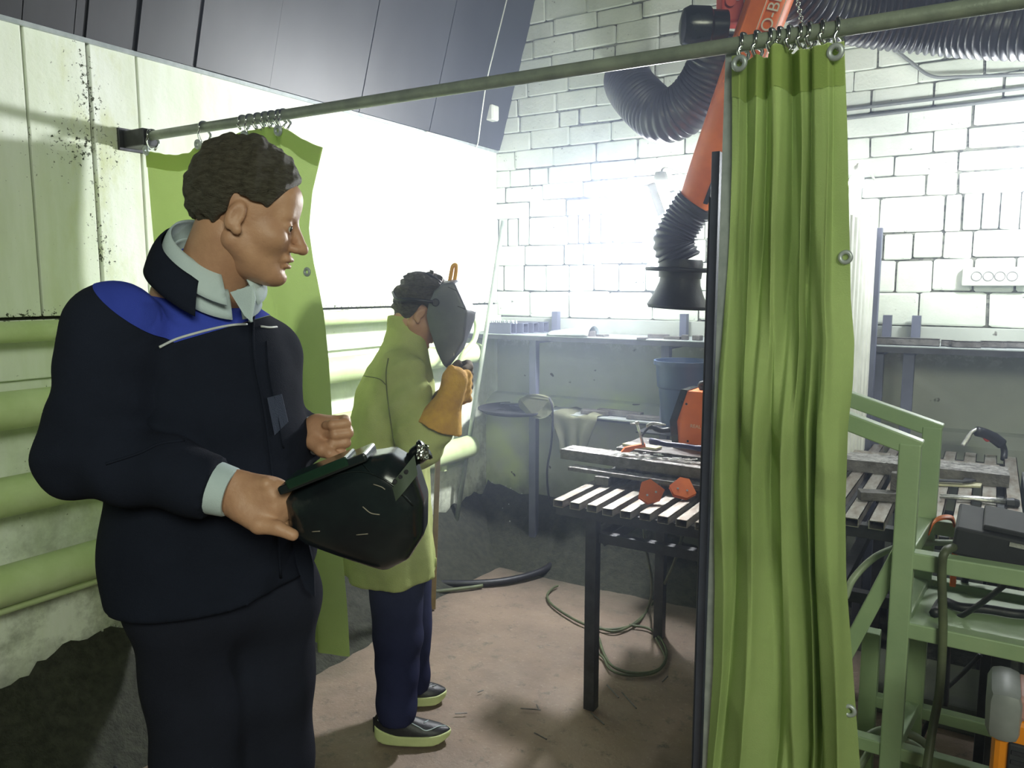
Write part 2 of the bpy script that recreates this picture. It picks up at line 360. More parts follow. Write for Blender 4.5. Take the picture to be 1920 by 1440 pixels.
# black soil banked up against both walls
def bank(name, fn, nu, nv):
    o = MB().grid(nu, nv, fn).build(name, M['soil'], smooth=True); o['kind'] = 'stuff'; return o
def bk_left(u, v):
    y = lerp(-0.6, 3.86, u); x = lerp(0.006, 0.42, v); n = mnoise.noise(Vector((y*3.1, x*3, 1)))
    top = 0.29 + 0.05*n + (0.05 if 1.2 < y < 1.8 else 0)
    z = top*max(0, 1-v*1.05)**1.5 + 0.03*mnoise.noise(Vector((y*14, x*14, 3)))*(1-v) - 0.022*v
    return Vector((x, y, z))
def bk_back(u, v):
    x = lerp(0.02, 4.5, u); y = 3.88 - lerp(0.0, 0.45, v); n = mnoise.noise(Vector((x*2.7, y*3, 8)))
    top = 0.28+0.07*n + 0.10*max(0, 1-x/0.7) - 0.10*min(1, max(0, (x-0.9)/0.6))
    z = top*max(0, 1-v*1.05)**1.5 + 0.03*mnoise.noise(Vector((x*14, y*14, 5)))*(1-v) - 0.022*v
    return Vector((x, y, z))
tag(bank('soil_bank', bk_left, 160, 26), 'black soil and rubble banked against the left wall under the pipes', 'soil')
tag(bank('soil_bank', bk_back, 160, 26), 'black soil and swarf banked along the foot of the brick wall', 'soil')
# ------------------------------------------------------------------ heating register on the left wall
reg = thing('heating_register', 'long register of thick painted heating pipes running along the left wall', 'radiator', (0.12, 1.0, 0.55))
for z, r, y1 in ((1.418, 0.032, 3.55), (1.185, 0.058, 3.62), (0.925, 0.060, 3.2), (0.655, 0.062, 3.56)):
    p = MB().tube([(0.12, -2.5, z), (0.12, y1-0.015, z), (0.12, y1, z), (0.12, y1+0.004, z)], [r, r, r*0.93, r*0.6], 28).build('pipe', M['pipe'], reg, smooth=50)
MB().tube([(0.10, -2.5, 0.575), (0.10, 3.5, 0.575)], 0.016, 12).build('thin_pipe', M['pipe'], reg, smooth=True)
MB().tube([(0.12, 3.12, 0.66), (0.12, 3.12, 0.925)], 0.030, 14).build('link_pipe', M['pipe'], reg, smooth=True)
MB().tube(spline([W(888, 590, 3.95), W(894, 612, 3.95), W(888, 640, 3.93), W(868, 664, 3.9), W(856, 690, 3.9)]), 0.014, 10).build('elbow_pipe', M['pipe'], reg, smooth=True)
for y in (0.3, 1.42, 2.6, 3.3):
    MB().box((0.0, y-0.012, 0.56), (0.13, y+0.012, 0.592)).build('pipe_bracket', M['pipe'], reg)
# ------------------------------------------------------------------ curtain rod, post
YR, ZR, RR = 1.66, 2.052, 0.0155
rod = thing('curtain_rod', 'long scuffed steel pipe rod carrying both green welding curtains', 'rod', (0.0, YR, ZR))
MB().tube([(0.10, YR, ZR+0.012), (1.2, YR, ZR+0.004), (2.2, YR, ZR-0.006), (4.4, YR, ZR-0.02)], RR, 20).build('pipe', M['rod'], rod, smooth=60)
m = MB().box((0.0, YR-0.045, ZR-0.03), (0.012, YR+0.055, ZR+0.045), bev=0.002).box((0.012, YR-0.03, ZR-0.022), (0.125, YR+0.03, ZR+0.035), bev=0.004)
m.build('wall_bracket', M['steeldk'], rod)
xp = on(1, 1362, 500, YR+0.03).x
post = thing('curtain_post', 'galvanised steel post holding up the rod beside the bunched green curtain', 'post', (xp, YR+0.03, 0))
MB().box((xp-0.0125, YR+0.012, 0.0), (xp+0.0125, YR+0.048, ZR-0.015), bev=0.002).build('upright', M['galv'], post)
MB().box((xp-0.05, YR-0.01, 0.0), (xp+0.05, YR+0.07, 0.006)).build('foot_plate', M['galv'], post)
x2 = on(1, 1343, 600, YR+0.10).x
p2 = thing('door_jamb_bar', 'dark blue steel flat bar standing beside the galvanised post', 'post', (x2, YR+0.1, 0))
MB().box((x2-0.010, YR+0.06, 0.0), (x2+0.008, YR+0.12, on(1, 1343, 288, YR+0.09).z), bev=0.001).build('upright', M['shelfpost'], p2)
MB().box((x2-0.012, YR+0.055, 0.3), (x2-0.010, YR+0.065, 1.75)).build('edge_strip', M['steeldk'], p2)
# ------------------------------------------------------------------ curtains
def curtain(name, label, left, right, top, bot, folds, amp, nu, nv, side_grommets, ringpx):
    """left/right: [(px,py)] edges on the plane y=YR; top: [(px,py)] upper hem; folds: list of (v, [(u, depth)])"""
    L = [on(1, a, b, YR) for a, b in left]; R_ = [on(1, a, b, YR) for a, b in right]; T = [on(1, a, b, YR) for a, b in top]
    lz, lx = [-p.z for p in L], [p.x for p in L]; rz, rx = [-p.z for p in R_], [p.x for p in R_]
    tx, tz = [p.x for p in T], [p.z for p in T]; zb0, zb1 = bot
    def fn(u, v, dy=0.0):
        x0, x1 = lx[0], rx[0]; xt = lerp(x0, x1, u); zt = interp(xt, tx, tz); zb = lerp(zb0, zb1, u)
        z = lerp(zt, zb, v)
        x = lerp(interp(-z, lz, lx), interp(-z, rz, rx), u)
        ds = [interp(u, [a for a, _ in f], [d for _, d in f]) for _, f in folds]
        d = interp(v, [a for a, _ in folds], ds)
        k = 0.006*mnoise.noise(Vector((u*7, v*4, 2)))
        xs = x + 0.004*math.sin(v*9+u*31)
        return Vector((xs, YR - 0.0 + (d*amp + k)*(0.55+0.45*min(1, v*5)) + dy, z + 0.004*mnoise.noise(Vector((u*20, 0, 5)))))
    root = thing(name, label, 'curtain', (lx[0], YR, min(bot)))
    # smooth the fold profile by sampling and blurring
    grid = [[fn(i/(nu-1), j/(nv-1)) for i in range(nu)] for j in range(nv)]
    for _ in range(3):
        for row in grid:
            ys_ = [p.y for p in row]
            for i in range(1, nu-1): row[i].y = (ys_[i-1]+2*ys_[i]+ys_[i+1])/4
    m = MB(); m.v = [tuple(p) for row in grid for p in row]
    m.f = [(j*nu+i, j*nu+i+1, (j+1)*nu+i+1, (j+1)*nu+i) for j in range(nv-1) for i in range(nu-1)]; m.m = [0]*len(m.f)
    cl = m.build('cloth', M['curtain'], root, smooth=True)
    # hem: a second layer along the top, sewn
    jh = max(2, int(nv*0.055)); h = MB()
    for sgn, nm in ((-1, 'front'),):
        hv = [(p.x, p.y+sgn*0.0035, p.z+0.001) for j in range(jh) for p in grid[j]]
        h.add(hv, [(j*nu+i, j*nu+i+1, (j+1)*nu+i+1, (j+1)*nu+i) for j in range(jh-1) for i in range(nu-1)])
    hm = h.build('hem', M['hem'], root, smooth=True)
    for (px, py, v) in side_grommets:
        p = on(1, px, py, YR-0.02); i = int(v[0]*(nu-1)); row = min(nv-1, max(0, min(range(nv), key=lambda j: abs(grid[j][i].z-p.z))))
        q = grid[row][i]; MB().torus((q.x, q.y-0.004, q.z), (0, 1, 0), 0.010, 0.0045).build('grommet', M['galv'], root, smooth=True)
    for (px, pyg, gr) in ringpx:
        g = on(1, px, pyg, YR-0.012); top_ = Vector((g.x, YR, ZR - 0.006*(g.x-1.2)/1.0 + 0.004))
        zr = ZR+0.012-0.0145*(g.x-0.1)/1.1 if g.x < 1.2 else ZR+0.004-0.01*(g.x-1.2)
        a = []
        c = Vector((g.x, YR, zr)); rad = RR+0.0035; dz = zr-g.z
        for k in range(13):
            t = PI*1.15 - k/12*PI*1.3
            a.append(c+Vector((0.002*math.sin(k), math.cos(t)*rad, math.sin(t)*rad)))
        lo = Vector((g.x+0.002, YR-0.008, g.z))
        path = [lo+Vector((0, 0.012, 0)), c+Vector((0.006, rad*1.0, -dz*0.45))]+a[::-1]+[c+Vector((-0.005, -rad*1.0, -dz*0.45)), lo+Vector((0, -0.004, 0.0))]
        MB().tube(spline(path, 3), 0.0038, 8).build('ring', M['chrome'], root, smooth=True)
        if gr:
            gm = MB().torus((g.x, YR-0.026, g.z-0.004), (0.1, 1, 0.1), 0.0115, 0.0055, 22, 8).build('grommet', M['galv'], root, smooth=True)
    return root, grid
def F(pxs, px0, px1):  # (px,depth) -> (u,depth)
    return [((p-px0)/(px1-px0), d) for p, d in pxs]
curtain('welding_curtain', 'bunched bright green welding curtain hanging in deep folds right of the post',
        [(1374, 110), (1370, 300), (1360, 500), (1346, 700), (1341, 900), (1343, 1100), (1338, 1250), (1322, 1440)],
        [(1586, 80), (1589, 250), (1590, 420), (1592, 560), (1599, 640), (1597, 720), (1589, 800), (1587, 950), (1590, 1080), (1600, 1220), (1612, 1440)],
        [(1374, 108), (1400, 112), (1418, 110), (1445, 104), (1458, 88), (1480, 93), (1500, 98), (1520, 92), (1545, 90), (1570, 82), (1586, 80)], (0.08, 0.08),
        [(0.0, F([(1374, -.2), (1390, -.6), (1402, .8), (1425, -1), (1441, 1), (1458, -1.1), (1470, -.6), (1482, 1.6), (1492, 1.2), (1506, -.9), (1521, .9), (1535, -.7), (1556, -1), (1562, -.2), (1586, -.3)], 1374, 1586)),
         (0.18, F([(1374, .2), (1390, .5), (1402, 1), (1422, -1), (1438, 1), (1460, -1.2), (1470, -.8), (1480, 1.9), (1492, 1.8), (1508, -.9), (1521, .9), (1535, -.7), (1556, -1), (1562, -.1), (1586, -.2)], 1374, 1586)),
         (0.42, F([(1346, 0), (1365, -.9), (1384, .9), (1425, -1.2), (1452, .8), (1475, -.9), (1500, 0), (1507, 2.2), (1513, .2), (1520, -.5), (1530, 1.2), (1540, -.6), (1560, -1), (1575, -.7), (1590, .1)], 1346, 1590)),
         (0.72, F([(1341, 0), (1362, -.7), (1372, .0), (1410, -1.4), (1446, -.4), (1460, .2), (1490, -1), (1500, -.2), (1505, 2.4), (1514, .4), (1520, .1), (1529, 1.8), (1535, -.4), (1560, -1.1), (1588, .1)], 1341, 1588)),
         (1.0, F([(1322, 0), (1345, -.7), (1400, -1.2), (1440, -.9), (1480, -.3), (1485, 1.8), (1508, 1.1), (1520, .8), (1532, 2), (1545, -.4), (1575, -1.1), (1612, .1)], 1322, 1612))],
        0.041, 190, 120, [(1583, 488, (0.975,)), (1595, 1340, (0.975,))],
        [(1390, 118, 1), (1416, 110, 0), (1444, 100, 0), (1460, 90, 0), (1478, 92, 0), (1500, 92, 0), (1516, 88, 0), (1541, 84, 0), (1569, 97, 1)])
curtain('welding_curtain', 'open green welding curtain hanging flat behind the standing man',
        [(274, 284), (282, 380), (292, 500), (300, 700), (310, 1000), (320, 1270)],
        [(606, 272), (583, 360), (574, 430), (580, 490), (599, 590), (610, 680), (618, 770), (628, 900), (640, 1080), (655, 1270)],
        [(274, 284), (300, 288), (335, 291), (360, 285), (380, 272), (405, 270), (440, 256), (465, 246), (500, 240), (528, 236), (545, 246), (570, 262), (606, 276)], (0.40, 0.415),
        [(0.0, F([(274, 0), (330, .5), (380, -.3), (440, .4), (470, -.6), (500, .6), (520, -.7), (530, 1.4), (540, -.6), (606, .2)], 274, 606)),
         (0.25, F([(274, 0), (330, .6), (400, -.6), (470, .2), (505, .5), (520, .7), (532, -.7), (560, .1), (606, .5)], 274, 606)),
         (1.0, F([(320, 0), (400, .8), (470, -.8), (540, .6), (600, .9), (618, -.9), (655, .2)], 320, 655))],
        0.030, 130, 90, [(571, 508, (0.965,))],
        [(281, 281, 1), (378, 270, 1), (451, 243, 0), (465, 254, 1), (480, 243, 0), (494, 241, 0), (506, 240, 0), (520, 238, 0), (528, 244, 1)])
# ------------------------------------------------------------------ lamps
def lamp(name, loc, label, power, r, wall=True):
    x, y, z = loc; t = thing(name, label, 'lamp', loc, None)
    L = power/(4*PI*PI*r*r)
    m = MB().lathe((x, y, z-r), (0, 0, 1), [(0.0, r*0.25), (r*.12, r*.62), (r*.5, r*.93), (r, r), (r*1.5, r*.9), (r*1.88, r*.62), (r*2.0, r*.4)], 20)
    m.build('bulb', emis('lamp_glow', (0.90, 0.95, 1.0, 1), L), t, smooth=True)
    MB().lathe((x, y, z+r*0.95), (0, 0, 1), [(0, r*0.45), (r*.8, r*.5), (r*1.3, r*.35)], 14).build('socket', M['white'], t, smooth=40)
    MB().tube(spline([(x, y, z+r*2), (x, y+0.05, z+r*2.6), (x, YB-0.1, z+r*2.6), (x, YB, z+r*2.4)], 5), 0.005, 8).build('bracket_arm', M['white'], t, smooth=True)
    return t
lamp('work_lamp', LAMP1, 'glaring white work lamp over the left welding table', P1, 0.072)
fd = Vector(D_FLOOD).normalized(); fs_ = fd.cross(UP).normalized(); fu = fs_.cross(fd)
fl_c = Vector(LAMP1)+Vector((-0.02, -0.16, 0.0))
ft = thing('flood_lamp', 'small LED floodlight aimed into the left booth beside the bare bulb', 'lamp', fl_c)
MB().obox(fl_c-fd*0.05, fl_c-fd*0.004, 0.19, 0.15, side=fs_, bev=0.008).build('housing', M['white'], ft)
MB().obox(fl_c-fd*0.004, fl_c, 0.165, 0.125, side=fs_).build('led_face', emis('flood_glow', (0.93, 0.96, 1.0, 1), L_FLOOD), ft)
MB().tube(spline([fl_c-fd*0.04, fl_c-fd*0.06+Vector((0, 0.08, 0.02)), (fl_c.x+0.06, YB-0.1, fl_c.z+0.03), (fl_c.x+0.08, YB, fl_c.z+0.03)], 5), 0.006, 8).build('bracket_arm', M['white'], ft, smooth=True)
lamp('work_lamp', LAMP2, 'glaring white work lamp over the right welding table', P2, 0.060)
lamp('work_lamp', LAMP3, 'small bright lamp just beside the curtain edge above the ribbed partition', P3, 0.030)
# ------------------------------------------------------------------ shelves on the back wall
ZS = 1.292
def shelf(x0, x1, posts, label, z):
    t = thing('wall_shelf', label, 'shelf', ((x0+x1)/2, 3.85, 0))
    MB().box((x0, 3.66, z-0.006), (x1, 4.0, z), bev=0.0015).build('shelf_board', M['galv'], t)
    MB().box((x0, 3.66, z-0.03), (x1, 3.664, z-0.006)).build('edge_angle', M['steeldk'], t)
    for px in posts:
        MB().box((px-0.022, 3.70, 0.0), (px+0.022, 3.74, z-0.006), bev=0.002).build('leg', M['shelfpost'], t)
        MB().box((px-0.018, 3.74, z-0.05), (px+0.018, 3.99, z-0.02)).build('cross_arm', M['shelfpost'], t)
        MB().box((px-0.018, 3.95, z), (px+0.018, 3.99, z+0.12)).build('wall_upright', M['shelfpost'], t)
    return t
shelf(0.02, 2.1, [on(1, 1001, 900, 3.72).x, on(1, 1250, 650, 3.72).x, 2.05], 'left steel wall shelf cluttered with tube offcuts on dark posts', ZS)
shelf(2.13, 4.6, [on(1, 1641, 700, 3.72).x+0.01, on(1, 1703, 700, 3.72).x, 3.6], 'right steel wall shelf with a row of square tube pieces', ZS+0.012)
ZLOW = 0.870
low = thing('lower_shelf', 'low narrow steel shelf under the left wall shelf', 'shelf', (0.8, 3.8, 0.86))
MB().box((0.5, 3.66, 0.862), (2.1, 3.88, 0.870), bev=0.001).build('shelf_board', M['galv'], low)
MB().box((1.19, 3.40, 0.862), (1.55, 3.66, 0.870), bev=0.001).build('front_plate', M['steeldk'], low)
MB().box((0.42, 3.745, 0.835), (2.1, 3.78, 0.862)).build('bearer', M['steeldk'], low)
def rect_tube(t_name, a, b, w, h, wall, m_, parent):
    """open square tube from a to b, end faces recessed"""
    a, b = Vector(a), Vector(b); d = (b-a).normalized(); s = d.cross(UP).normalized(); mb = MB()
    for k in (-1, 1):
        mb.obox(a+s*k*(w/2-wall/2)+UP*h/2, b+s*k*(w/2-wall/2)+UP*h/2, wall, h, side=s)
        mb.obox(a+UP*(h/2+k*(h/2-wall/2)), b+UP*(h/2+k*(h/2-wall/2)), w, wall, side=s)
    return mb.build(t_name, m_, parent)
tubes = [((915, 626), (963, 627), 3.70, 0.060, 'front rectangular tube offcut at the left end of the left shelf'),
         ((925, 622), (986, 620), 3.78, 0.058, 'second rectangular tube offcut behind the front one on the left shelf'),
         ((950, 618), (1005, 618), 3.86, 0.058, 'third tube offcut standing against the wall upright on the left shelf'),
         ((966, 617), (1024, 617), 3.93, 0.060, 'rearmost dark tube offcut showing right of the others on the left shelf')]
for (a, b, y, h, lab) in tubes:
    xa, xb = on(1, a[0], a[1], y).x, on(1, b[0], b[1], y).x
    o = rect_tube('steel_tube_offcut', (xa, y, ZS), (xb, y, ZS), 0.06, h, 0.004, M['shelfpost'], None); tag(o, lab, 'steel tube', 'tube offcuts on the left shelf')
cg = MB(); rr_ = random.Random(2)
for k in range(14):
    x = lerp(on(1, 920, 600, 3.72).x, on(1, 970, 600, 3.72).x, k/13); cg.torus((x, 3.70+0.01*(k % 2), ZS+0.066), (1, 0.3*(k % 2), 0.2), 0.008, 0.0035, 10, 6)
tag(cg.build('link_chain', M['galv'], None, smooth=True), 'short steel chain lying on the front tube offcut', 'chain')
# curved half-pipe offcut
xa, xb = on(1, 1040, 625, 3.75).x, on(1, 1085, 628, 3.75).x
hp = MB().grid(12, 12, lambda u, v: Vector((lerp(xa, xb+0.10, v), 3.73+0.07*math.cos(PI*u), ZS+0.002+(0.02+0.035*v)*math.sin(PI*u))))
tag(solid(hp.build('half_pipe_offcut', M['galv'], None, smooth=True), 0.004), 'curved half pipe offcut lying on the left shelf beside the chain', 'steel offcut')
def pile(items, mt, group, nm='steel_offcut'):
    for (px, zz, y, l, w, h, ang, lab) in items:
        x = on(1, px, 628, y).x; R = Matrix.Rotation(ang, 3, 'Z')
        tag(MB().box((x-l/2, y-w/2, zz), (x+l/2, y+w/2, zz+h), R=R, bev=0.002).build(nm, M[mt] if isinstance(mt, str) else mt, None), lab, 'steel offcut', group)
pile([(1108, ZS, 3.72, 0.05, 0.04, 0.030, 0.3, 'small dark steel block right of the half pipe on the left shelf'),
      (1130, ZS, 3.74, 0.05, 0.05, 0.012, -.2, 'thin bright steel plate behind the small dark block on the left shelf'),
      (1205, ZS, 3.68, 0.05, 0.05, 0.008, 0.1, 'flat bluish plate overhanging the left shelf edge under the brush'),
      (1235, ZS, 3.76, 0.11, 0.022, 0.022, 0.35, 'short square bar lying slantwise on the left shelf below the lamp'),
      (1262, ZS, 3.72, 0.09, 0.03, 0.016, -0.15, 'flat bar stub right of the slanted square bar on the left shelf'),
      (1285, ZS, 3.72, 0.035, 0.03, 0.025, 0.2, 'small lump of steel near the post end of the left shelf'),
      (1308, ZS, 3.72, 0.045, 0.03, 0.025, -0.3, 'second small lump of steel beside the dark jamb bar')], 'scrap', 'offcuts on the left shelf')
for (p0, p1, y, w, lab) in (((1630, 640), (1762, 636), 3.72, 0.040, 'longest square tube at the left end of the right shelf'),
                            ((1765, 640), (1790, 640), 3.74, 0.034, 'short square tube next to the longest one on the right shelf'),
                            ((1786, 644), (1840, 642), 3.70, 0.034, 'square tube with open bright end at the front of the right shelf'),
                            ((1838, 642), (1888, 640), 3.76, 0.034, 'brownish square tube right of the open bright end'),
                            ((1888, 640), (1960, 640), 3.78, 0.034, 'last square tube running out of view on the right shelf')):
    xa, xb = on(1, p0[0], p0[1], y).x, on(1, p1[0], p1[1], y).x
    tag(rect_tube('square_tube', (xa, y, ZS+0.012), (xb, y, ZS+0.012), w, w*0.8, 0.003, M['scrap'], None), lab, 'steel tube', 'square tubes on the right shelf')
# lower shelf contents
x = on(1, 975, 765, 3.76).x
pn = thing('round_pan', 'black round steel pan resting on the low shelf', 'pan', (x, 3.74, 0.87))
MB().lathe((x, 3.74, 0.845), (0, 0, 1), [(0, 0.20), (0.018, 0.232), (0.024, 0.232), (0.024, 0.222), (0.008, 0.19)], 40).build('dish', M['matteblack'], pn, smooth=40)
for k, (dx, dy, a) in enumerate(((0.02, 0.02, 0.1), (0.05, -0.05, -0.2), (-0.02, -0.03, 0.5))):
    tag(MB().box((x+dx-0.07, 3.74+dy-0.02, 0.872+0.008*k), (x+dx+0.07, 3.74+dy+0.02, 0.879+0.008*k), R=Matrix.Rotation(a, 3, 'Z')).build('flat_scrap', M['blackgloss'], None), ['lowest dark flat scrap in the round pan', 'middle dark flat scrap in the round pan', 'topmost dark flat scrap in the round pan'][k], 'scrap', 'scraps in the round pan')
cx, cz = on(1, 1006, 762, 3.62).x, on(1, 1006, 762, 3.62).z
pts = []
for k in range(26):
    a = 2*PI*k/26; r = 0.088*(1+0.10*math.cos(2*a)); px_, pz = math.cos(a)*r*1.08, math.sin(a)*r*0.85
    if a > 2.6 and a < 3.6: px_ *= 1.12
    pts.append((cx+px_, 3.62+0.015*math.sin(a*2), cz+pz))
lf = MB().prism(pts, (0.1, 1, 0.2), 0.004).build('cardboard_disc', M['rag'], None); tag(lf, 'dull green rounded cloth pad hanging over the edge of the round pan', 'pad')
# cable hanging from the pan
cb = MB().tube(spline([on(1, 1030, 745, 3.62), on(1, 1036, 770, 3.62), on(1, 1034, 830, 3.66), on(1, 1026, 880, 3.70), on(1, 1028, 925, 3.72), on(1, 1035, 950, 3.72)], 6), 0.006, 8)
tag(cb.build('hanging_cable', M['black'], None, smooth=True), 'thin black cable hanging down behind the table from the round pan', 'cable')
# rag draped over low shelf
xr = on(1, 1080, 800, 3.68).x
def rag(u, v):
    w = 0.12+0.03*math.sin(v*5); x = xr+(u-.5)*2*w*(1-0.15*v); 
    if v < 0.35: z = 0.873+0.012*math.sin(u*9); y = 3.84-0.19*v/0.35
    else: t = (v-.35)/.65; z = 0.873-0.20*t-0.03*math.sin(u*7)*t; y = 3.645-0.012*math.sin(u*16+1)*t
    return Vector((x, y, z+0.010*mnoise.noise(Vector((u*6, v*6, 1)))))
o = MB().grid(40, 30, rag).build('rag', M['rag'], None, smooth=True); solid(o, 0.003); tag(o, 'crumpled grey rag draped over the low shelf right of the round pan', 'rag')
pile([(1120, 0.873, 3.74, 0.16, 0.06, 0.022, 0.1, 'dark bar lying on the low shelf beside the rag'), (1165, 0.873, 3.76, 0.26, 0.04, 0.028, -0.08, 'long dark bar in the middle of the low shelf'),
      (1215, 0.873, 3.72, 0.20, 0.05, 0.02, 0.12, 'dark bar at the bin end of the low shelf')], 'scrap', 'bars on the low shelf', 'dark_bar')
# ------------------------------------------------------------------ fume extraction
HD = W(1272, 560, 3.05)
arm = thing('fume_extraction_arm', 'orange fume extraction arm with a black hood hanging over the left table', 'extractor', HD)
ax = Vector((0.06, 0.0, 1)).normalized()
hb = W(1270, 578, 3.05)
MB().lathe(hb, ax, [(0.0, 0.120), (0.0, 0.114), (0.012, 0.119), (0.05, 0.098), (0.10, 0.078), (0.118, 0.076), (0.118, 0.082), (0.175, 0.085), (0.19, 0.080), (0.19, 0.074)], 36, cap0=False, cap1=False).build('hood', M['black'], arm, smooth=35)
rc = hb + ax*0.150
MB().torus(rc, (0.05, 0, 1), 0.128, 0.0085, 36, 8).build('grip_ring', M['black'], arm, smooth=True)
for a in (0.3, 2.5, 4.4):
    d = Vector((math.cos(a), math.sin(a), 0)); MB().tube([rc+d*0.07, rc+d*0.128], 0.006, 8).build('ring_spoke', M['black'], arm)
def ribbed(path, r, pitch, amp, parent, name, m_, seg=26):
    P = spline(path, 14); L = [0.0]
    for i in range(1, len(P)): L.append(L[-1]+(P[i]-P[i-1]).length)
    n = int(L[-1]/pitch*4); out = []; rad = []
    for k in range(n+1):
        s = L[-1]*k/n; i = min(len(P)-2, max(0, int(np.searchsorted(L, s))-1)); t = (s-L[i])/max(1e-9, L[i+1]-L[i]); out.append(P[i].lerp(P[i+1], t))
        rad.append(r*(interp(k/n, [0, 1], [1, 1])) + amp*[0, .9, 1, .2][k % 4])
    return MB().tube(out, rad, seg).build(name, m_, parent, smooth=60)
TE = W(1302, 388, 3.02)      # lower end of the orange tube
TT = W(1446, -10, 2.62); dT = (TT-TE).normalized()
ribbed([hb+ax*0.18, W(1263, 455, 3.05), W(1278, 418, 3.04), TE+dT*0.02], 0.072, 0.0165, 0.008, arm, 'flexible_joint', M['hosedk'])
MB().lathe(TE-dT*0.01, dT, [(0, 0.080), (0.02, 0.084), (0.03, 0.080)], 28).build('joint_clamp', M['black'], arm, smooth=40)
MB().lathe(TE, dT, [(0.0, 0.066), (0.25, 0.070), (1.35, 0.078)], 28).build('arm_tube', M['orange'], arm, smooth=40)
s1 = dT.cross(FW).normalized(); toCam = -(FW - dT*FW.dot(dT)).normalized()
if s1.dot(RT) > 0: s1 = -s1          # image-left side
L0 = (W(1375, 150, 2.75)-TE).dot(dT)
MB().obox(TE+dT*L0+s1*0.045+toCam*0.055, TE+dT*1.34+s1*0.045+toCam*0.055, 0.055, 0.05, side=s1, bev=0.006).build('arm_rail', M['orange'], arm)
MB().obox(TE+dT*0.05+toCam*0.068+s1*-0.02, TE+dT*0.14+toCam*0.069+s1*-0.02, 0.018, 0.008, side=s1, bev=0.003).build('slot_latch', M['black'], arm)
MT_txt = mat('white_print', (0.75, 0.70, 0.62, 1), (0.7, 0.62, 0.55, 1), 30, 0.6)
pc = W(1422, 62, 2.60); base = TE+dT*((pc-TE).dot(dT))
txt_o = base+toCam*0.0815+s1*0.006+dT*0.03
text_obj('arm_lettering', 'EVO-BE', 0.052, frameM(TE+dT*((W(1437, 35, 2.62)-TE).dot(dT))+toCam*0.0825-s1*0.004, dT, s1), MT_txt, arm)
for k in (-1, 1):
    c0 = TE+dT*((W(1437, 35, 2.62)-TE).dot(dT))+toCam*0.081-s1*0.004+s1*0.029*k
    MB().obox(c0-dT*0.13, c0+dT*0.13, 0.0025, 0.001, side=s1).build('printed_line', MT_txt, arm)
q = W(1374, 14, 2.75)
MB().box((q.x-0.045, q.y-0.03, q.z-0.055), (q.x+0.06, q.y+0.05, q.z+0.09), bev=0.008, R=Matrix.Rotation(YAW, 3, 'Z'), c=q).build('joint_box', M['red'], arm)
MB().lathe(q - RT*0.02 - FW*0.045+UP*0.005, -FW, [(0, 0.017), (0.002, 0.017)], 20).build('dial', M['red'], arm)
text_obj('box_symbol', '|O|', 0.04, frameM(q-FW*0.0375+UP*0.022+RT*0.005, RT, UP), MT_txt, arm)
kn = W(1322, 50, 2.72)
MB().lathe(kn+RT*0.07, -RT, [(0, 0.052), (0.05, 0.054), (0.06, 0.064), (0.125, 0.066), (0.145, 0.056), (0.152, 0.03)], 28).build('joint_knob', M['blackgloss'], arm, smooth=35)
ribbed([W(1352, 60, 2.95), W(1345, 105, 2.98), W(1322, 160, 3.05), W(1282, 205, 3.12), W(1238, 216, 3.2), W(1195, 180, 3.35), W(1176, 150, 3.6), on(1, 1186, 148, 4.0)], 0.096, 0.022, 0.009, arm, 'sagging_hose', M['hosedk'], 30)
# chain hanging above rings
MB2 = MB()
h2 = thing('overhead_hose', 'big dark ribbed extraction hose sagging above the right booth', 'hose', W(1700, 40, 2.9))
ribbed([W(1440, -60, 2.7), W(1530, 5, 2.75), W(1620, 32, 2.8), W(1760, 48, 2.75), W(1900, 55, 2.6), W(2050, 50, 2.45)], 0.086, 0.024, 0.010, h2, 'ribbed_tube', M['hosedk'], 30)
ch = MB()
for k in range(9):
    p = W(1494+k*1.3, -6+k*6.5, 2.3); ch.torus(p, (1, 0, 0) if k % 2 else (0, 1, 0.2), 0.0055, 0.0017, 10, 6)
tag(ch.build('thin_chain', M['chrome'], None, smooth=True), 'thin chrome chain hanging down to the rod beside the orange arm', 'chain')
# ------------------------------------------------------------------ ribbed partition between booths
XP = 2.165
pt = thing('booth_partition', 'white corrugated sheet partition between the two welding booths', 'partition', (XP, 3.2, 0))
def corr(u, v):
    y = lerp(2.55, 3.62, u); s = math.sin(u*2*PI*11); return Vector((XP+0.009*max(-0.6, min(0.6, s*1.4)), y, lerp(0.85, 1.80, v)))
solid(MB().grid(240, 2, corr).build('ribbed_sheet', M['white'], pt), 0.001)
MB().box((XP-0.015, 3.62, 0.0), (XP+0.020, 3.66, 1.80), bev=0.002).build('frame_post', M['shelfpost'], pt)
MB().box((XP-0.015, 2.51, 0.0), (XP+0.020, 2.55, 1.80), bev=0.002).build('frame_post', M['shelfpost'], pt)
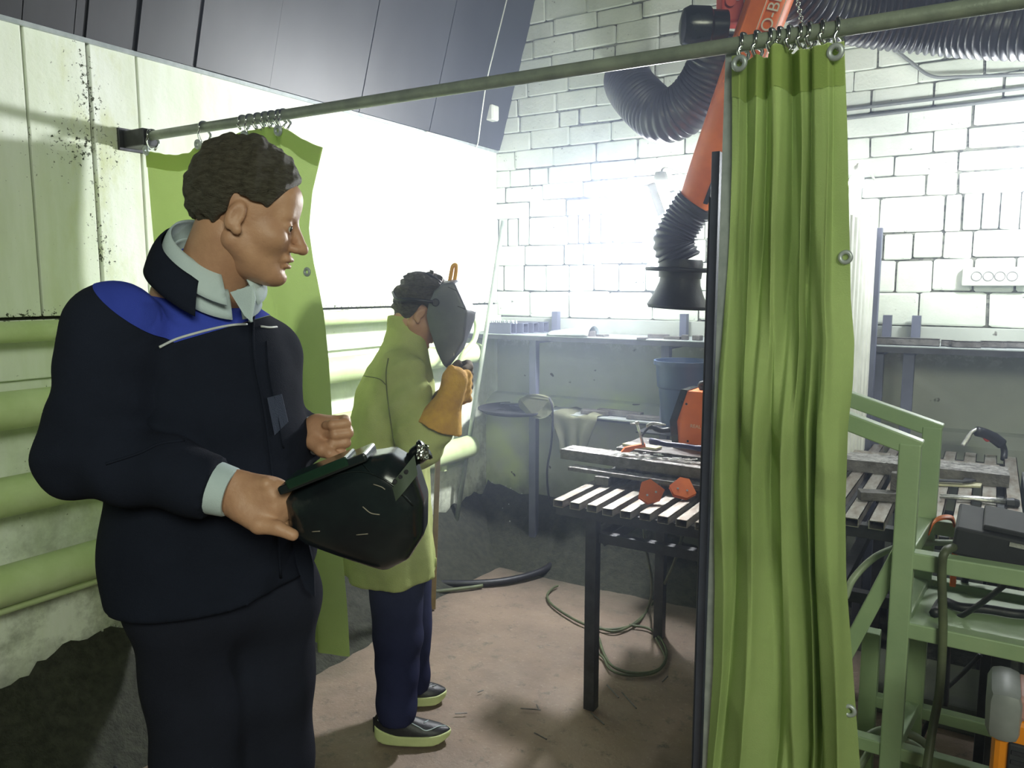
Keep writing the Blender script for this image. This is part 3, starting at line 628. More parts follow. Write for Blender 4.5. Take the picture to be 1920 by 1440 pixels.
# ------------------------------------------------------------------ sockets, conduits, small box, sensor wire
so = thing('socket_strip', 'white wall strip of four round sockets over the right shelf', 'socket', on(1, 1866, 522, YB))
p0, p1 = on(1, 1806, 502, YB), on(1, 1922, 536, YB)
MB().box((p0.x, YB-0.045, p1.z), (p1.x, YB+0.0, p0.z), bev=0.006).build('strip_body', M['white'], so)
for px in (1831, 1853, 1875, 1898):
    c = on(1, px, 518, YB-0.045); f = MB().lathe((c.x, YB-0.044, c.z), (0, -1, 0), [(0, 0.021), (0.004, 0.021), (0.004, 0.018), (-0.004, 0.017)], 24).build('socket_face', M['grey'], so, smooth=35)
    for k in (-1, 1): MB().lathe((c.x+k*0.006, YB-0.0405, c.z), (0, -1, 0), [(0, 0.003), (0.002, 0.003)], 8).build('pin_hole', M['black'], f)
for (za, zb, lab) in ((2.335, 2.350, 'lower straight grey conduit clipped along the brick wall'), (2.375, 2.390, 'upper straight grey conduit clipped along the brick wall')):
    tag(MB().tube([(1.9, YB-0.014, za), (3.3, YB-0.012, zb)], 0.0075, 10).build('wall_conduit', M['grey'], None, smooth=True), lab, 'conduit', 'conduits on the brick wall')
wc = spline([on(1, 1615, 66, 3.99), on(1, 1660, 80, 3.99), on(1, 1700, 110, 3.99), on(1, 1745, 142, 3.99), on(1, 1800, 144, 3.99), on(1, 1920, 140, 3.99), on(1, 2000, 138, 3.99)])
tag(MB().tube(wc, 0.007, 8).build('wall_cable', M['grey'], None, smooth=True), 'grey cable curving down onto the brick wall under the overhead hose', 'cable')
b0 = on(0, 918, 212, 0.06)
jb = thing('junction_box', 'small white box on the dark raking sheets near the brick corner', 'box', b0)
MB().box((0.03, b0.y-0.035, b0.z-0.045), (0.10, b0.y+0.035, b0.z+0.04), bev=0.006).build('box_body', M['white'], jb)
MB().box((0.10, b0.y-0.030, b0.z-0.040), (0.104, b0.y+0.030, b0.z+0.035), bev=0.002).build('lid', M['white'], jb)
wr = [W(952, -8, 4.35), W(930, 80, 4.4), W(913, 150, 4.45), W(903, 215, 4.5), W(897, 262, 4.55), W(893, 276, 4.57), W(884, 275, 4.5), on(0, 800, 247, 0.03)]
tag(MB().tube(spline(wr, 6), 0.0035, 6).build('thin_wire', M['white'], None, smooth=True), 'thin white wire running down the dark sheets beside the junction box', 'wire')
# ------------------------------------------------------------------ slatted welding tables
def bar(parent, name, a, b, w, h, m_, side=None, bev=0.0015): return MB().obox(a, b, w, h, side=side, bev=bev).build(name, m_, parent)
def slat_table(label, x0, x1, y0, y1, z, pitch, w, legx, low_z, first=None):
    t = thing('welding_table', label, 'table', ((x0+x1)/2, (y0+y1)/2, 0)); n = int((x1-x0)/pitch)+1; r = random.Random(3)
    for k in range(n):
        xa = x0+k*pitch; dy = r.uniform(-.012, .006); tw = r.uniform(-.004, .004)
        # each slat is a thin-walled rectangular tube, open at its front end
        mb = MB(); hh = 0.026; c0 = Vector((xa+w/2, y0+dy, z-hh/2)); c1 = Vector((xa+w/2+tw, y1+dy, z-hh/2)); sd = Vector((1, 0, 0)); wall = 0.0025
        for sx, ww, h2, dz in ((-(w-wall)/2, wall, hh, 0), ((w-wall)/2, wall, hh, 0)): mb.obox(c0+Vector((sx, 0, 0)), c1+Vector((sx, 0, 0)), ww, h2, side=sd)
        for dz in (-1, 1): mb.obox(c0+Vector((0, 0, dz*(hh-wall)/2)), c1+Vector((0, 0, dz*(hh-wall)/2)), w, wall, side=sd)
        mb.build('slat', M['slat'], t)
    zf = z-0.026
    for y in (y0+0.05, y1-0.05): bar(t, 'frame_rail', (x0-0.01, y, zf-0.02), (x1+0.02, y, zf-0.02), 0.04, 0.04, M['steeldk'])
    for x in (legx[0]-0.02+0.02, legx[1]): bar(t, 'side_rail', (x, y0+0.05, zf-0.02), (x, y1-0.05, zf-0.02), 0.04, 0.04, M['steeldk'])
    for x in legx:
        for y in (y0+0.05, y1-0.05):
            bar(t, 'leg', (x, y, 0.0), (x, y, zf), 0.042, 0.042, M['steeldk'], side=(1, 0, 0))
    for y in (y0+0.07, y1-0.05): bar(t, 'stretcher', (legx[0], y, low_z), (legx[1], y, low_z), 0.035, 0.035, M['steeldk'])
    bar(t, 'stretcher', (legx[0], y0+0.05, low_z), (legx[0], y1-0.05, low_z), 0.035, 0.035, M['steeldk'])
    return t
ZT = 0.79
T1 = slat_table('left slatted steel welding table on dark square legs', 1.297, 2.10, 2.40, 3.19, ZT, 0.0655, 0.040, (1.43, 2.05), 0.655)
bar(T1, 'brace', (1.44, 2.52, 0.62), (1.60, 2.52, 0.735), 0.03, 0.03, M['steeldk'])
ZR2 = 0.88
T2 = slat_table('right slatted steel welding table behind the pale green frame', 2.20, 2.70, 2.40, 3.62, ZR2, 0.0685, 0.043, (2.25, 2.66), 0.62)
# things on the left table
def chan(name, a, b, w, h, label, cat, m_='scrap', group=None, rough=0.004):
    """U channel lying on its flanges, ragged top scale"""
    a, b = Vector(a), Vector(b); d = (b-a).normalized(); s = d.cross(UP).normalized()
    t = thing(name, label, cat, a, group)
    n = 60; mb = MB()
    def top(u, v): p = a.lerp(b, u)+s*(v-.5)*w+UP*(h+rough*max(0, mnoise.noise(Vector((u*60, v*5, 3))))); return p
    mb.grid(n, 5, top); mb.build('web', M['scale'], t)
    for k in (-1, 1): MB().obox(a+s*k*(w/2-0.003)+UP*h/2, b+s*k*(w/2-0.003)+UP*h/2, 0.006, h, side=s).build('flange', M[m_], t)
    MB().obox(a+UP*(h-0.004), b+UP*(h-0.004), w-0.002, 0.006, side=s).build('web_plate', M[m_], t)
    return t
for i, x in enumerate((1.36, 1.80)):
    tag(MB().box((x-0.03, 2.66, ZT), (x+0.03, 3.0, ZT+0.034), bev=0.002).build('spacer_block', M['scrap'], None), ['dark spacer block under the left end of the flat bars', 'dark spacer block under the right end of the flat bars'][i], 'steel block')
chan('flat_channel', (1.20, 2.72, ZT+0.034), (2.06, 2.70, ZT+0.034), 0.06, 0.014, 'lower rough edged thin channel lying across the left table', 'steel bar')
chan('channel_beam', (1.135, 2.80, ZT+0.063), (1.80, 2.765, ZT+0.063), 0.10, 0.040, 'long scaly steel channel lying across the left table', 'steel bar')
for i, x in enumerate((1.40, 1.74)):
    tag(MB().box((x-0.025, 2.755, ZT+0.034 if i else ZT+0.034), (x+0.025, 2.84, ZT+0.0625), bev=0.002).build('packing_piece', M['scrap'], None), ['left packing piece under the scaly channel', 'right packing piece under the scaly channel'][i], 'steel block')
tag(MB().box((1.33, 2.86, ZT+0.0), (2.04, 3.12, ZT+0.113), bev=0.003).build('steel_plate_stack', M['scrap'], None), 'thick grey steel plate behind the scaly channel on the left table', 'steel plate')
tag(MB().obox((1.345, 2.92, ZT+0.119), (1.50, 2.90, ZT+0.119), 0.05, 0.010, bev=0.002).build('wood_strip', M['card'], None), 'short tan strip lying behind the clamp foot', 'wood strip')
m_ = MB()
for k in range(40):
    r = random.Random(k); u = r.random(); p = Vector((lerp(1.36, 1.79, u), 2.79+r.uniform(-.04, .05), ZT+0.1075))
    m_.obox(p, p+Vector((r.uniform(.008, .03), r.uniform(-.01, .012), 0.002)), 0.006, 0.002)
o = m_.build('metal_chips', M['bright'], None); o['kind'] = 'stuff'; tag(o, 'small bright slag chips scattered on the scaly channel', 'metal chips')
# clamp: steel screw with T bar over an orange jaw
q = W(1206, 834, 2.98); qt = W(1194, 792, 2.98)
cl = thing('screw_clamp', 'small clamp with a bright upright screw and orange jaw on the left table', 'clamp', q)
dd = (qt-q).normalized(); MB().tube([q, q+dd*((qt-q).length)], 0.0052, 12).build('screw', M['bright'], cl, smooth=True)
MB().tube([qt-dd*0.005-RT*0.028, qt-dd*0.005+RT*0.006], 0.0032, 8).build('tommy_bar', M['bright'], cl, smooth=True)
MB().lathe(qt-dd*0.01, dd, [(0, 0.0075), (0.014, 0.0075)], 12).build('screw_head', M['bright'], cl)
j = [q+RT*x+UP*z for x, z in ((0.008, 0.004), (0.010, -0.010), (-0.03, -0.016), (-0.055, -0.030), (-0.085, -0.030), (-0.070, -0.012), (-0.03, -0.003))]
MB().prism(j, FW, 0.022).build('jaw', M['orange'], cl)
# magnets
for i, (px, py, ang, y, lab) in enumerate(((1228, 945, 0.35, 2.52, 'left orange arrow shaped welding magnet on the left table'), (1277, 938, -0.25, 2.60, 'right orange arrow shaped welding magnet on the left table'))):
    c = on(2, px, py, ZT+0.0); mg = thing('welding_magnet', lab, 'magnet', c, 'orange welding magnets')
    s = 0.052; poly = [(-s*.95, -s*.1), (-s*.55, -s*.75), (s*.35, -s*.8), (s*.95, -s*.25), (s*.35, s*.8), (-s*.3, s*.8)]
    tilt = 0.95 if i == 0 else 0.75
    Rz = Matrix.Rotation(ang+YAW, 3, 'Z'); Rx = Matrix.Rotation(tilt, 3, RT)
    def T(p, z): return c + Rx @ (Rz @ Vector((p[0], p[1]+s*.8, z))) + UP*0.004
    nrm = (Rx @ UP)
    MB().prism([T(p, 0.0) for p in poly], nrm, 0.003).build('cheek_plate', M['orange'], mg)
    MB().prism([T((p[0]*.82, p[1]*.82), 0.003) for p in poly], nrm, 0.010).build('magnet_core', M['steeldk'], mg)
    MB().prism([T(p, 0.013) for p in poly], nrm, 0.003).build('cheek_plate', M['orange'], mg)
    for hx in (-.35, .3): MB().lathe(T((s*hx, -s*.2), 0.016), nrm, [(0, 0.004), (0.0015, 0.004)], 10).build('rivet', M['bright'], mg)
pp = on(2, 1240, 912, ZT); pq = on(2, 1330, 912, ZT)
tag(MB().obox(pp+UP*0.02, pp+Vector((0.42, 0.02, 0.02)), 0.02, 0.036, bev=0.002).build('square_bar', M['slat'], None), 'square bar lying behind the two orange magnets', 'steel bar')
pp = on(2, 1267, 898, ZT); tag(MB().obox(pp+UP*0.008, pp+Vector((0.035, -0.045, 0.008)), 0.022, 0.010, bev=0.002).build('bright_plate', M['bright'], None), 'tiny bright steel plate lying above the right magnet', 'steel plate')
# welding machine
xw, yw, zw = 1.50, 3.02, ZT+0.113+0.012
wm = thing('welding_machine', 'orange and black welding machine standing on the left table by the post', 'welding machine', (xw+0.17, yw, zw))
xl = on(1, 1255, 800, yw).x; H = on(1, 1325, 736, yw).z-zw
prof = [(0.0, 0.0), (-0.008, 0.09), (0.035, H), (0.42, H), (0.42, 0.0)]
MB().prism([(xl+0.035+a, yw, zw+b) for a, b in prof], (0, 1, 0), 0.135).build('casing', M['orange'], wm)
pr2 = [(-0.02, 0.0), (-0.032, 0.09), (0.012, H+0.006), (0.040, H+0.004), (-0.002, 0.09), (0.006, 0.0)]
MB().prism([(xl+0.035+a, yw-0.006, zw+b) for a, b in pr2], (0, 1, 0), 0.147).build('front_panel', M['blackgloss'], wm)
for a, b in ((0.035, 0.165), (0.045, 0.012), (0.37, 0.012), (0.37, 0.165)):
    MB().lathe((xl+0.035+a, yw+0.0, zw+b), (0, -1, 0), [(0, 0.005), (0.002, 0.004)], 10).build('screw_head', M['black'], wm)
MB().tube(spline([(xl+0.11, yw+0.067, zw+H), (xl+0.12, yw+0.067, zw+H+0.03), (xl+0.33, yw+0.067, zw+H+0.03), (xl+0.34, yw+0.067, zw+H)], 5), 0.010, 10).build('carry_handle', M['black'], wm, smooth=True)
for k, zz in enumerate((0.05, 0.10)):
    MB().lathe((xl+0.01, yw+0.067, zw+zz), (-1, 0, 0.1), [(0, 0.013), (0.02, 0.013), (0.022, 0.009)], 14).build('socket', M['grey'], wm)
text_obj('casing_lettering', 'REAL SMART', 0.020, frameM((xl+0.145, yw-0.001, zw+0.075), (1, 0, -0.02), UP), mat('pale_print', (0.9, 0.62, 0.42, 1), None, 30, 0.6), wm)
text_obj('casing_lettering', 'ARC 200', 0.014, frameM((xl+0.19, yw-0.001, zw+0.050), (1, 0, -0.02), UP), bpy.data.materials['pale_print'], wm)
for i, (a, b) in enumerate(((0.10, 0.03), (0.30, 0.035))):
    MB().box((xl+a, yw+0.02, zw-0.010), (xl+a+0.03, yw+0.11, zw+0.001)).build('foot', M['black'], wm)
# electrode holder with bare jaws and cable in front of machine
e0 = W(1222, 802, 3.05); e1 = W(1192, 838, 3.0)
eh = thing('electrode_holder', 'electrode holder with bright twisted jaws hanging by the orange machine', 'electrode holder', W(1240, 800, 3.05))
MB().tube(spline([W(1256, 806, 3.04), W(1238, 807, 3.04), W(1222, 801, 3.04), W(1212, 806, 3.04), W(1203, 818, 3.03)], 5), [0.011]*9+[0.009]*4+[0.005]*8, 12).build('grip', M['black'], eh, smooth=True)
for k in range(2):
    MB().tube(spline([W(1212, 801-k*3, 3.035), W(1222, 796-k*3, 3.035), W(1234, 796-k*2, 3.035), W(1248, 797, 3.035)], 4), 0.004, 8).build('jaw', M['bright'], eh, smooth=True)
tc = [W(1220, 827, 2.98), W(1232, 829, 2.96), W(1250, 833, 2.94), W(1280, 836, 2.9), W(1305, 840, 2.88), W(1330, 842, 2.86)]
tag(MB().tube(spline(tc, 4), [0.013]*5+[0.010]*12+[0.012]*4, 12).build('torch_handle', mat('violet_blue_rubber', (0.05, 0.045, 0.14, 1), (0.03, 0.03, 0.08, 1), 20, 0.4), None, smooth=True), 'violet blue torch handle lying in front of the orange machine', 'torch')
# bin
bx = on(1, 1284, 680, 3.54).x; bz = on(1, 1280, 680, 3.42).z
bn = thing('plastic_bin', 'blue plastic bin standing on the low shelf behind the orange welding machine', 'bin', (bx, 3.54, ZLOW))
MB().lathe((bx, 3.54, 0), (0, 0, 1), [(ZLOW, 0.100), (bz-0.135, 0.118), (bz-0.125, 0.128), (bz-0.02, 0.136), (bz-0.02, 0.146), (bz, 0.146), (bz, 0.138), (bz-0.125, 0.122), (ZLOW+0.01, 0.096)], 40).build('shell', M['bluebin'], bn, smooth=35)
MB().torus((bx+0.135, 3.50, bz-0.05), (0, 1, 0), 0.022, 0.005, 14, 6).build('lug_handle', M['bluebin'], bn, smooth=True)
# things on the right table
z = ZR2
a, b = on(2, 1592, 852, z), on(2, 1890, 872, z)
chan('channel_beam', (2.16, 3.10, z), (2.685, 3.12, z), 0.15, 0.042, 'wide scaly steel channel lying across the right table', 'steel bar', 'scrap', None, 0.006)
for k, (xa, xb, y, lab) in enumerate(((2.17, 2.30, 3.27, 'short flat bar at the curtain end of the right table'), (2.40, 2.66, 3.26, 'long flat bar behind the wide channel on the right table'))):
    tag(MB().box((xa, y-0.02, z), (xb, y+0.02, z+0.03), bev=0.002).build('flat_bar', M['slat'], None), lab, 'steel bar', 'flat bars on the right table')
c0 = on(2, 1722, 905, z); 
poly = [on(2, *p, z) for p in ((1712, 893), (1850, 893), (1838, 916), (1712, 910))]
tag(MB().prism([p+UP*0.002 for p in poly], UP, 0.006).build('cardboard_sheet', M['card'], None), 'pale yellow card lying on the right table behind the green frame', 'cardboard')
w0 = [on(2, *p, z+0.014) for p in ((1722, 899), (1805, 903), (1812, 897), (1828, 896), (1822, 900), (1830, 903), (1818, 905), (1806, 906), (1722, 902))]
tag(MB().prism(w0, UP, 0.006).build('flat_key', M['steeldk'], None), 'thin dark flat key with a forked end on the yellow card', 'tool')
poly = [on(2, *p, z) for p in ((1805, 876), (1872, 878), (1862, 888), (1802, 884))]
tag(MB().prism([p+UP*0.002 for p in poly], UP, 0.008).build('bright_plate', M['bright'], None), 'bright steel plate above the yellow card on the right table', 'steel plate')
t0, t1 = on(2, 1762, 932, z+0.012), on(2, 1886, 942, z+0.012)
tg = thing('tongs', 'bright steel tongs lying near the front of the right table', 'tongs', t0)
MB().tube([t0, t0.lerp(t1, .5)+Vector((0, 0.012, 0)), t1], [0.005, 0.0075, 0.008], 10).build('arm', M['bright'], tg, smooth=True)
MB().tube([t0+Vector((0, .03, 0)), t0.lerp(t1, .55)+Vector((0, 0.03, 0)), t1+Vector((0, .004, 0.004))], [0.004, 0.006, 0.007], 10).build('arm', M['bright'], tg, smooth=True)
MB().lathe(t1, t1-t0, [(0, 0.014), (0.02, 0.016), (0.035, 0.011)], 12).build('pivot_head', M['steeldk'], tg)
a, b = on(2, 1610, 935, z), on(2, 1700, 940, z)
tag(MB().obox(a+UP*0.014, b+UP*0.014, 0.05, 0.028, bev=0.002).build('angle_stub', M['scrap'], None), 'dark steel bar stub near the curtain on the right table', 'steel bar')
tag(MB().obox(b+Vector((-0.035, 0.02, 0.028)), b+Vector((-0.035, 0.02, 0.085)), 0.03, 0.03, bev=0.002).build('upright_stub', M['scrap'], None), 'short square stub standing upright on the dark bar stub', 'steel block')
# torch gun
g0 = W(1803, 838, 3.02)
gun = thing('welding_torch', 'black welding torch with a bright bent nozzle on the right table', 'torch', W(1840, 840, 3.02))
MB().tube(spline([W(1805, 836, 3.02), W(1813, 824, 3.02), W(1822, 810, 3.02), W(1832, 805, 3.02)], 5), [0.010]*8+[0.008]*8, 12).build('nozzle', M['bright'], gun, smooth=True)
MB().tube(spline([W(1828, 808, 3.02), W(1845, 812, 3.02), W(1862, 820, 3.02), W(1878, 832, 3.02)], 5), [0.012]+[0.020]*9+[0.022]*6, 14).build('handle', M['black'], gun, smooth=True)
MB().tube(spline([W(1843, 818, 3.02), W(1850, 826, 3.02), W(1858, 824, 3.02)], 4), 0.005, 8).build('trigger', M['red'], gun, smooth=True)
MB().tube(spline([W(1878, 830, 3.02), W(1883, 845, 3.02), W(1882, 862, 3.0)], 4), 0.012, 10).build('cable_boot', M['black'], gun, smooth=True)
# grey cabinet at right edge
MBc = thing('grey_cabinet', 'grey sheet metal cabinet cut by the right edge behind the green frame', 'cabinet', (2.80, 3.0, 0))
MB().box((2.735, 2.62, 0.0), (3.2, 3.45, 0.86), bev=0.004).build('body', M['grey'], MBc)
MB().box((2.745, 2.608, 0.05), (3.19, 2.622, 0.83), bev=0.003).build('door', M['grey'], MBc)
# ------------------------------------------------------------------ pale green frame (trolley)
gf = thing('green_trolley', 'pale green welded square tube trolley standing right of the curtain', 'trolley', (2.6, 1.95, 0))
G = M['greenpaint']; w = 0.042; yf, yr = 1.82, 2.13
xf = on(1, 1697, 1000, yf).x; xr = on(1, 1742, 900, yr).x; zf = on(1, 1717, 822, yf).z; zr_ = on(1, 1760, 792, yr).z
def gb(n, a, b, s=None, ww=None): ww = ww or (w if 'post' in n or 'leg' in n else w-0.003-0.0006*len(gf.children)); return MB().obox(a, b, ww, ww, side=s, bev=0.003).build(n, G, gf)
X1 = (1, 0, 0)
gb('front_post', (xf, yf, 0.03), (xf, yf, zf-0.01), X1); gb('rear_post', (xr, yr, 0.03), (xr, yr, zr_-0.01), X1)
gb('slanting_rail', (xf+0.02, yf, zf-0.022), (xf-0.42, yf, zf+0.12), (0, 1, 0)); gb('slanting_rail', (xr+0.02, yr, zr_-0.022), (xr-0.46, yr, zr_+0.125), (0, 1, 0))
zA = on(1, 1800, 1062, yf).z; zB = on(1, 1800, 1197, yf).z
for (y, zz) in ((yf, zA), (yr, on(1, 1850, 1000, yr).z), (yf, zB), (yr, zB)):
    x_ = xf if y == yf else xr; gb('shelf_rail', (x_, y, zz), (3.35, y, zz), (0, 1, 0))
for zz in (zA, zB): gb('cross_rail', (xf, yf, zz), (xr, yr, zz+(0.0 if zz == zB else 0)), X1)
MB().box((xf+0.02, yf+0.02, zB-0.004), (3.3, yr-0.02, zB+0.0)).build('shelf_sheet', G, gf)
d0, d1 = on(1, 1602, 1195, yf+0.02), on(1, 1690, 1030, yf+0.02)
gb('diagonal_brace', d0+(d0-d1)*0.25, d1, (0, 1, 0))
xl2 = on(1, 1628, 1300, yr).x; gb('left_rear_leg', (xl2, yr, 0.03), (xl2, yr, on(1, 1628, 1180, yr).z), X1)
zL = on(1, 1650, 1398, yf).z
gb('foot_rail', (xf-0.26, yf, zL), (3.3, yf, zL), (0, 1, 0)); gb('foot_rail', (xl2, yr, zL-0.05), (3.3, yr, zL-0.05), (0, 1, 0))
gb('cross_rail', (xf, yf, zL), (xr, yr, zL-0.04), X1)
xl3 = xf-0.24; gb('left_front_leg', (xl3, yf, 0.03), (xl3, yf, 0.75), X1)
for x_, y_ in ((xf, yf), (xr, yr), (xl2, yr), (xl3, yf)): MB().lathe((x_, y_, 0.0), (0, 0, 1), [(0, 0.026), (0.03, 0.022)], 14).build('rubber_foot', M['black'], gf)
gx = on(1, 1872, 1300, 2.35).x
tag(MB().box((gx-0.022, 2.33, 0.0), (gx+0.022, 2.37, 0.80), bev=0.002).build('dark_upright', M['steeldk'], None), 'dark steel upright standing behind the green trolley at the right edge', 'post')
# device on the upper rails
dv = W(1860, 1040, 1.63)
zt = zA+w/2
md = thing('wire_feeder', 'black boxy wire feeder with an orange end lying on the green trolley', 'machine', (2.75, 1.97, zt))
xD = on(1, 1790, 1020, 1.95).x
RD = Matrix.Rotation(0.09, 3, 'Y'); cD = Vector((xD+0.2, 1.975, zt+0.03))
MB().box((xD, 1.86, zt-0.028), (xD+0.5, 2.08, zt+0.034), R=RD, c=cD, bev=0.006).build('body', M['matteblack'], md)
MB().box((xD+0.05, 1.88, zt+0.034), (xD+0.45, 2.06, zt+0.046), R=RD, c=cD, bev=0.003).build('lid', M['matteblack'], md)
for k in range(2): MB().box((xD+0.10+0.05*k, 1.857, zt+0.018-0.04*k), (xD+0.15+0.05*k, 1.8605, zt+0.027-0.04*k), R=RD, c=cD).build('bright_label', M['bright'], md)
os_ = spline([W(1742, 1000, 1.80), W(1752, 978, 1.80), W(1768, 970, 1.80), W(1785, 972, 1.80), W(1790, 985, 1.80)], 5)
st = MB()
for k in range(len(os_)): pass
st.grid(2, len(os_), lambda u, v: os_[min(len(os_)-1, int(round(v*(len(os_)-1))))]+Vector((0, -0.02+0.04*u, 0)))
o = st.build('orange_strap', M['orange'], None, smooth=True); solid(o, 0.003); tag(o, 'orange strap looped over the rear rail of the green trolley', 'strap')
s2 = MB().box(tuple(on(1, 1780, 1100, 1.99)), tuple(on(1, 1797, 1030, 1.992)+Vector((0, 0.03, 0))), bev=0.002).build('orange_tab', M['orange'], None)
tag(s2, 'orange strip hanging down behind the upper rail of the green trolley', 'strap')
def cable(name, pts, r, m_, label, cat='cable', n=7, group=None):
    return tag(MB().tube(spline(pts, n), r, 8).build(name, M[m_] if isinstance(m_, str) else m_, None, smooth=True), label, cat, group)
M['cabgreen'] = mat('dusty_green_black_cable', (0.10, 0.12, 0.06, 1), (0.06, 0.07, 0.04, 1), 14, 0.55)
M['cabpale'] = mat('pale_grey_hose', (0.34, 0.40, 0.29, 1), (0.27, 0.32, 0.22, 1), 14, 0.45)
cable('pale_hose', [W(1585, 1120, 1.72), W(1600, 1085, 1.72), W(1640, 1045, 1.74), W(1690, 1024, 1.78), W(1740, 1018, 1.84), W(1788, 1018, 1.88)], 0.008, 'cabpale', 'pale hose arching behind the front post of the green trolley', 'hose')
cable('green_cable', [W(1788, 1026, 1.59), W(1772, 1035, 1.55), W(1766, 1070, 1.55), W(1768, 1180, 1.55), W(1762, 1290, 1.54), W(1748, 1370, 1.52), W(1735, 1460, 1.48)], 0.009, 'cabgreen', 'dusty green cable hanging straight down in front of the green trolley')
cable('black_cable', [W(1925, 1065, 1.52), W(1880, 1100, 1.56), W(1830, 1138, 1.62), W(1790, 1160, 1.68), W(1752, 1163, 1.72), W(1748, 1145, 1.76), W(1762, 1125, 1.80), W(1790, 1115, 1.84), W(1810, 1130, 1.84)], 0.006, 'black', 'thin black cable sloping across the shelf of the green trolley')
cable('black_cable', [on(2, px_, py_, zB+0.012) for px_, py_ in ((1752, 1150), (1768, 1128), (1800, 1138), (1850, 1142), (1900, 1150), (1940, 1152))], 0.011, 'black', 'thicker black cable lying along the shelf of the green trolley')
cable('black_cable', [W(1778, 1200, 1.72), W(1776, 1260, 1.74), W(1773, 1322, 1.76)], 0.006, 'black', 'short black cable end hanging straight below the green trolley shelf')
cable('black_cable', [W(1838, 1228, 1.80), W(1805, 1262, 1.84), W(1765, 1300, 1.86), W(1750, 1330, 1.9), W(1720, 1400, 1.95)], 0.006, 'black', 'black cable slanting down left below the green trolley shelf')
cable('black_cable', [W(1812, 1130, 1.83), W(1806, 1100, 1.83), W(1820, 1075, 1.82), W(1850, 1070, 1.82)], 0.008, 'black', 'short looped black cable under the wire feeder')
cable('pale_hose', [on(2, 1600, 1440, .1), W(1625, 1385, 1.75), W(1665, 1368, 1.78), W(1710, 1378, 1.80), W(1745, 1405, 1.80), W(1765, 1450, 1.80)], 0.010, 'cabpale', 'coiled pale hose looping low behind the front post of the trolley', 'hose')
cable('pale_hose', [W(1610, 1440, 1.72), W(1640, 1400, 1.74), W(1690, 1388, 1.75), W(1730, 1410, 1.75), W(1742, 1460, 1.75)], 0.008, 'cabpale', 'inner turn of pale hose low behind the trolley post', 'hose')
# yellow machine bottom right
yc = W(1885, 1370, 1.42)
ym = thing('yellow_machine', 'yellow and grey machine at the bottom right corner of the picture', 'machine', (yc.x+0.1, yc.y, 0))
RY = Matrix.Rotation(-0.04, 3, 'Y')
y0 = 1.50; xa = on(1, 1846, 1400, y0).x; zt2 = on(1, 1900, 1350, y0).z
MB().box((xa+0.012, y0, zt2-0.36), (xa+0.45, y0+0.11, zt2), bev=0.010).build('casing', mat('amber_machine_paint', srgb(226, 138, 22), srgb(208, 120, 18), 8, 0.4), ym)
MB().box((xa-0.002, y0-0.012, zt2-0.045), (xa+0.052, y0+0.12, zt2+0.048), bev=0.020).build('corner_guard', M['grey'], ym, smooth=40)
MB().box((xa+0.040, y0+0.002, zt2-0.002), (xa+0.45, y0+0.105, zt2+0.042), bev=0.008).build('top_cover', mat('dusty_pink_red_cover', (0.42, 0.22, 0.20, 1), (0.35, 0.18, 0.16, 1), 20, 0.6), ym)
MB().box((xa+0.034, y0-0.006, zt2-0.100), (xa+0.075, y0+0.004, zt2-0.040), bev=0.003).build('vent_panel', M['matteblack'], ym)
for k in range(3): MB().box((xa+0.039, y0-0.008, zt2-0.092+0.017*k), (xa+0.070, y0-0.005, zt2-0.085+0.017*k)).build('vent_slot', M['black'], ym)
tag(MB().box((xa-0.02, y0-0.02, 0.0), (xa+0.50, y0+0.28, zt2-0.36), bev=0.005).build('dark_crate', M['steeldk'], None), 'dark steel crate carrying the yellow machine', 'crate')
# bright rubble patch and dark box low behind trolley
tag(MB().box(tuple(on(2, 1620, 1330, 0.0)+Vector((0.0, 0.0, 0.0))), tuple(on(2, 1620, 1330, 0.0)+Vector((1.2, 0.35, 0.10))), bev=0.01).build('grey_kerb', M['plaster'], None), 'low grey concrete kerb lying on the floor behind the green trolley', 'kerb')
# ------------------------------------------------------------------ floor cables, hose, rods, poles
zc = 0.012
f = lambda px, py, z=zc: on(2, px, py, z)
cable('floor_cable', [W(1205, 965, 3.15), W(1210, 1020, 3.2), W(1222, 1090, 3.3), f(1215, 1140), f(1190, 1170), f(1140, 1180), f(1090, 1168), f(1040, 1138), f(1026, 1118), f(1035, 1104), f(1046, 1098)], 0.006, 'cabgreen', 'dark cable hanging from the left table and looping left on the floor')
cable('floor_cable', [W(1286, 980, 2.9), W(1262, 1060, 3.0), f(1225, 1130), f(1190, 1168), f(1150, 1184), f(1108, 1172), f(1122, 1195), f(1132, 1225), f(1150, 1250), f(1190, 1262), f(1235, 1255), f(1250, 1225), f(1236, 1195), f(1215, 1178), f(1180, 1172)], 0.006, 'cabgreen', 'thin cable lying in a round loop on the floor beyond the front table leg')
cable('floor_cable', [f(1105, 1212), f(1130, 1232), f(1145, 1256), f(1180, 1266), f(1225, 1262), f(1248, 1240), f(1240, 1215), f(1230, 1196)], 0.005, 'cabgreen', 'second thinner turn of cable around the round loop on the floor')
cable('black_hose', [f(888, 972, 0.16), f(930, 985, 0.13), f(985, 1003, 0.10), f(1025, 1018, 0.06), f(1038, 1038, 0.03), f(1030, 1062, 0.03), f(995, 1078, 0.025), f(940, 1090, 0.025), f(880, 1094, 0.025), f(810, 1094, 0.025), f(740, 1100, 0.025)], 0.018, 'black', 'thick black hose curling from the soil pile in the corner to the boy', 'hose')
cable('black_hose', [f(700, 1100, 0.02), f(790, 1110, 0.02), f(870, 1103, 0.02), f(905, 1098, 0.02)], 0.010, 'cabgreen', 'thinner hose lying alongside the thick black hose', 'hose')
a, b = f(575, 1182, 0.03), f(700, 1128, 0.03)
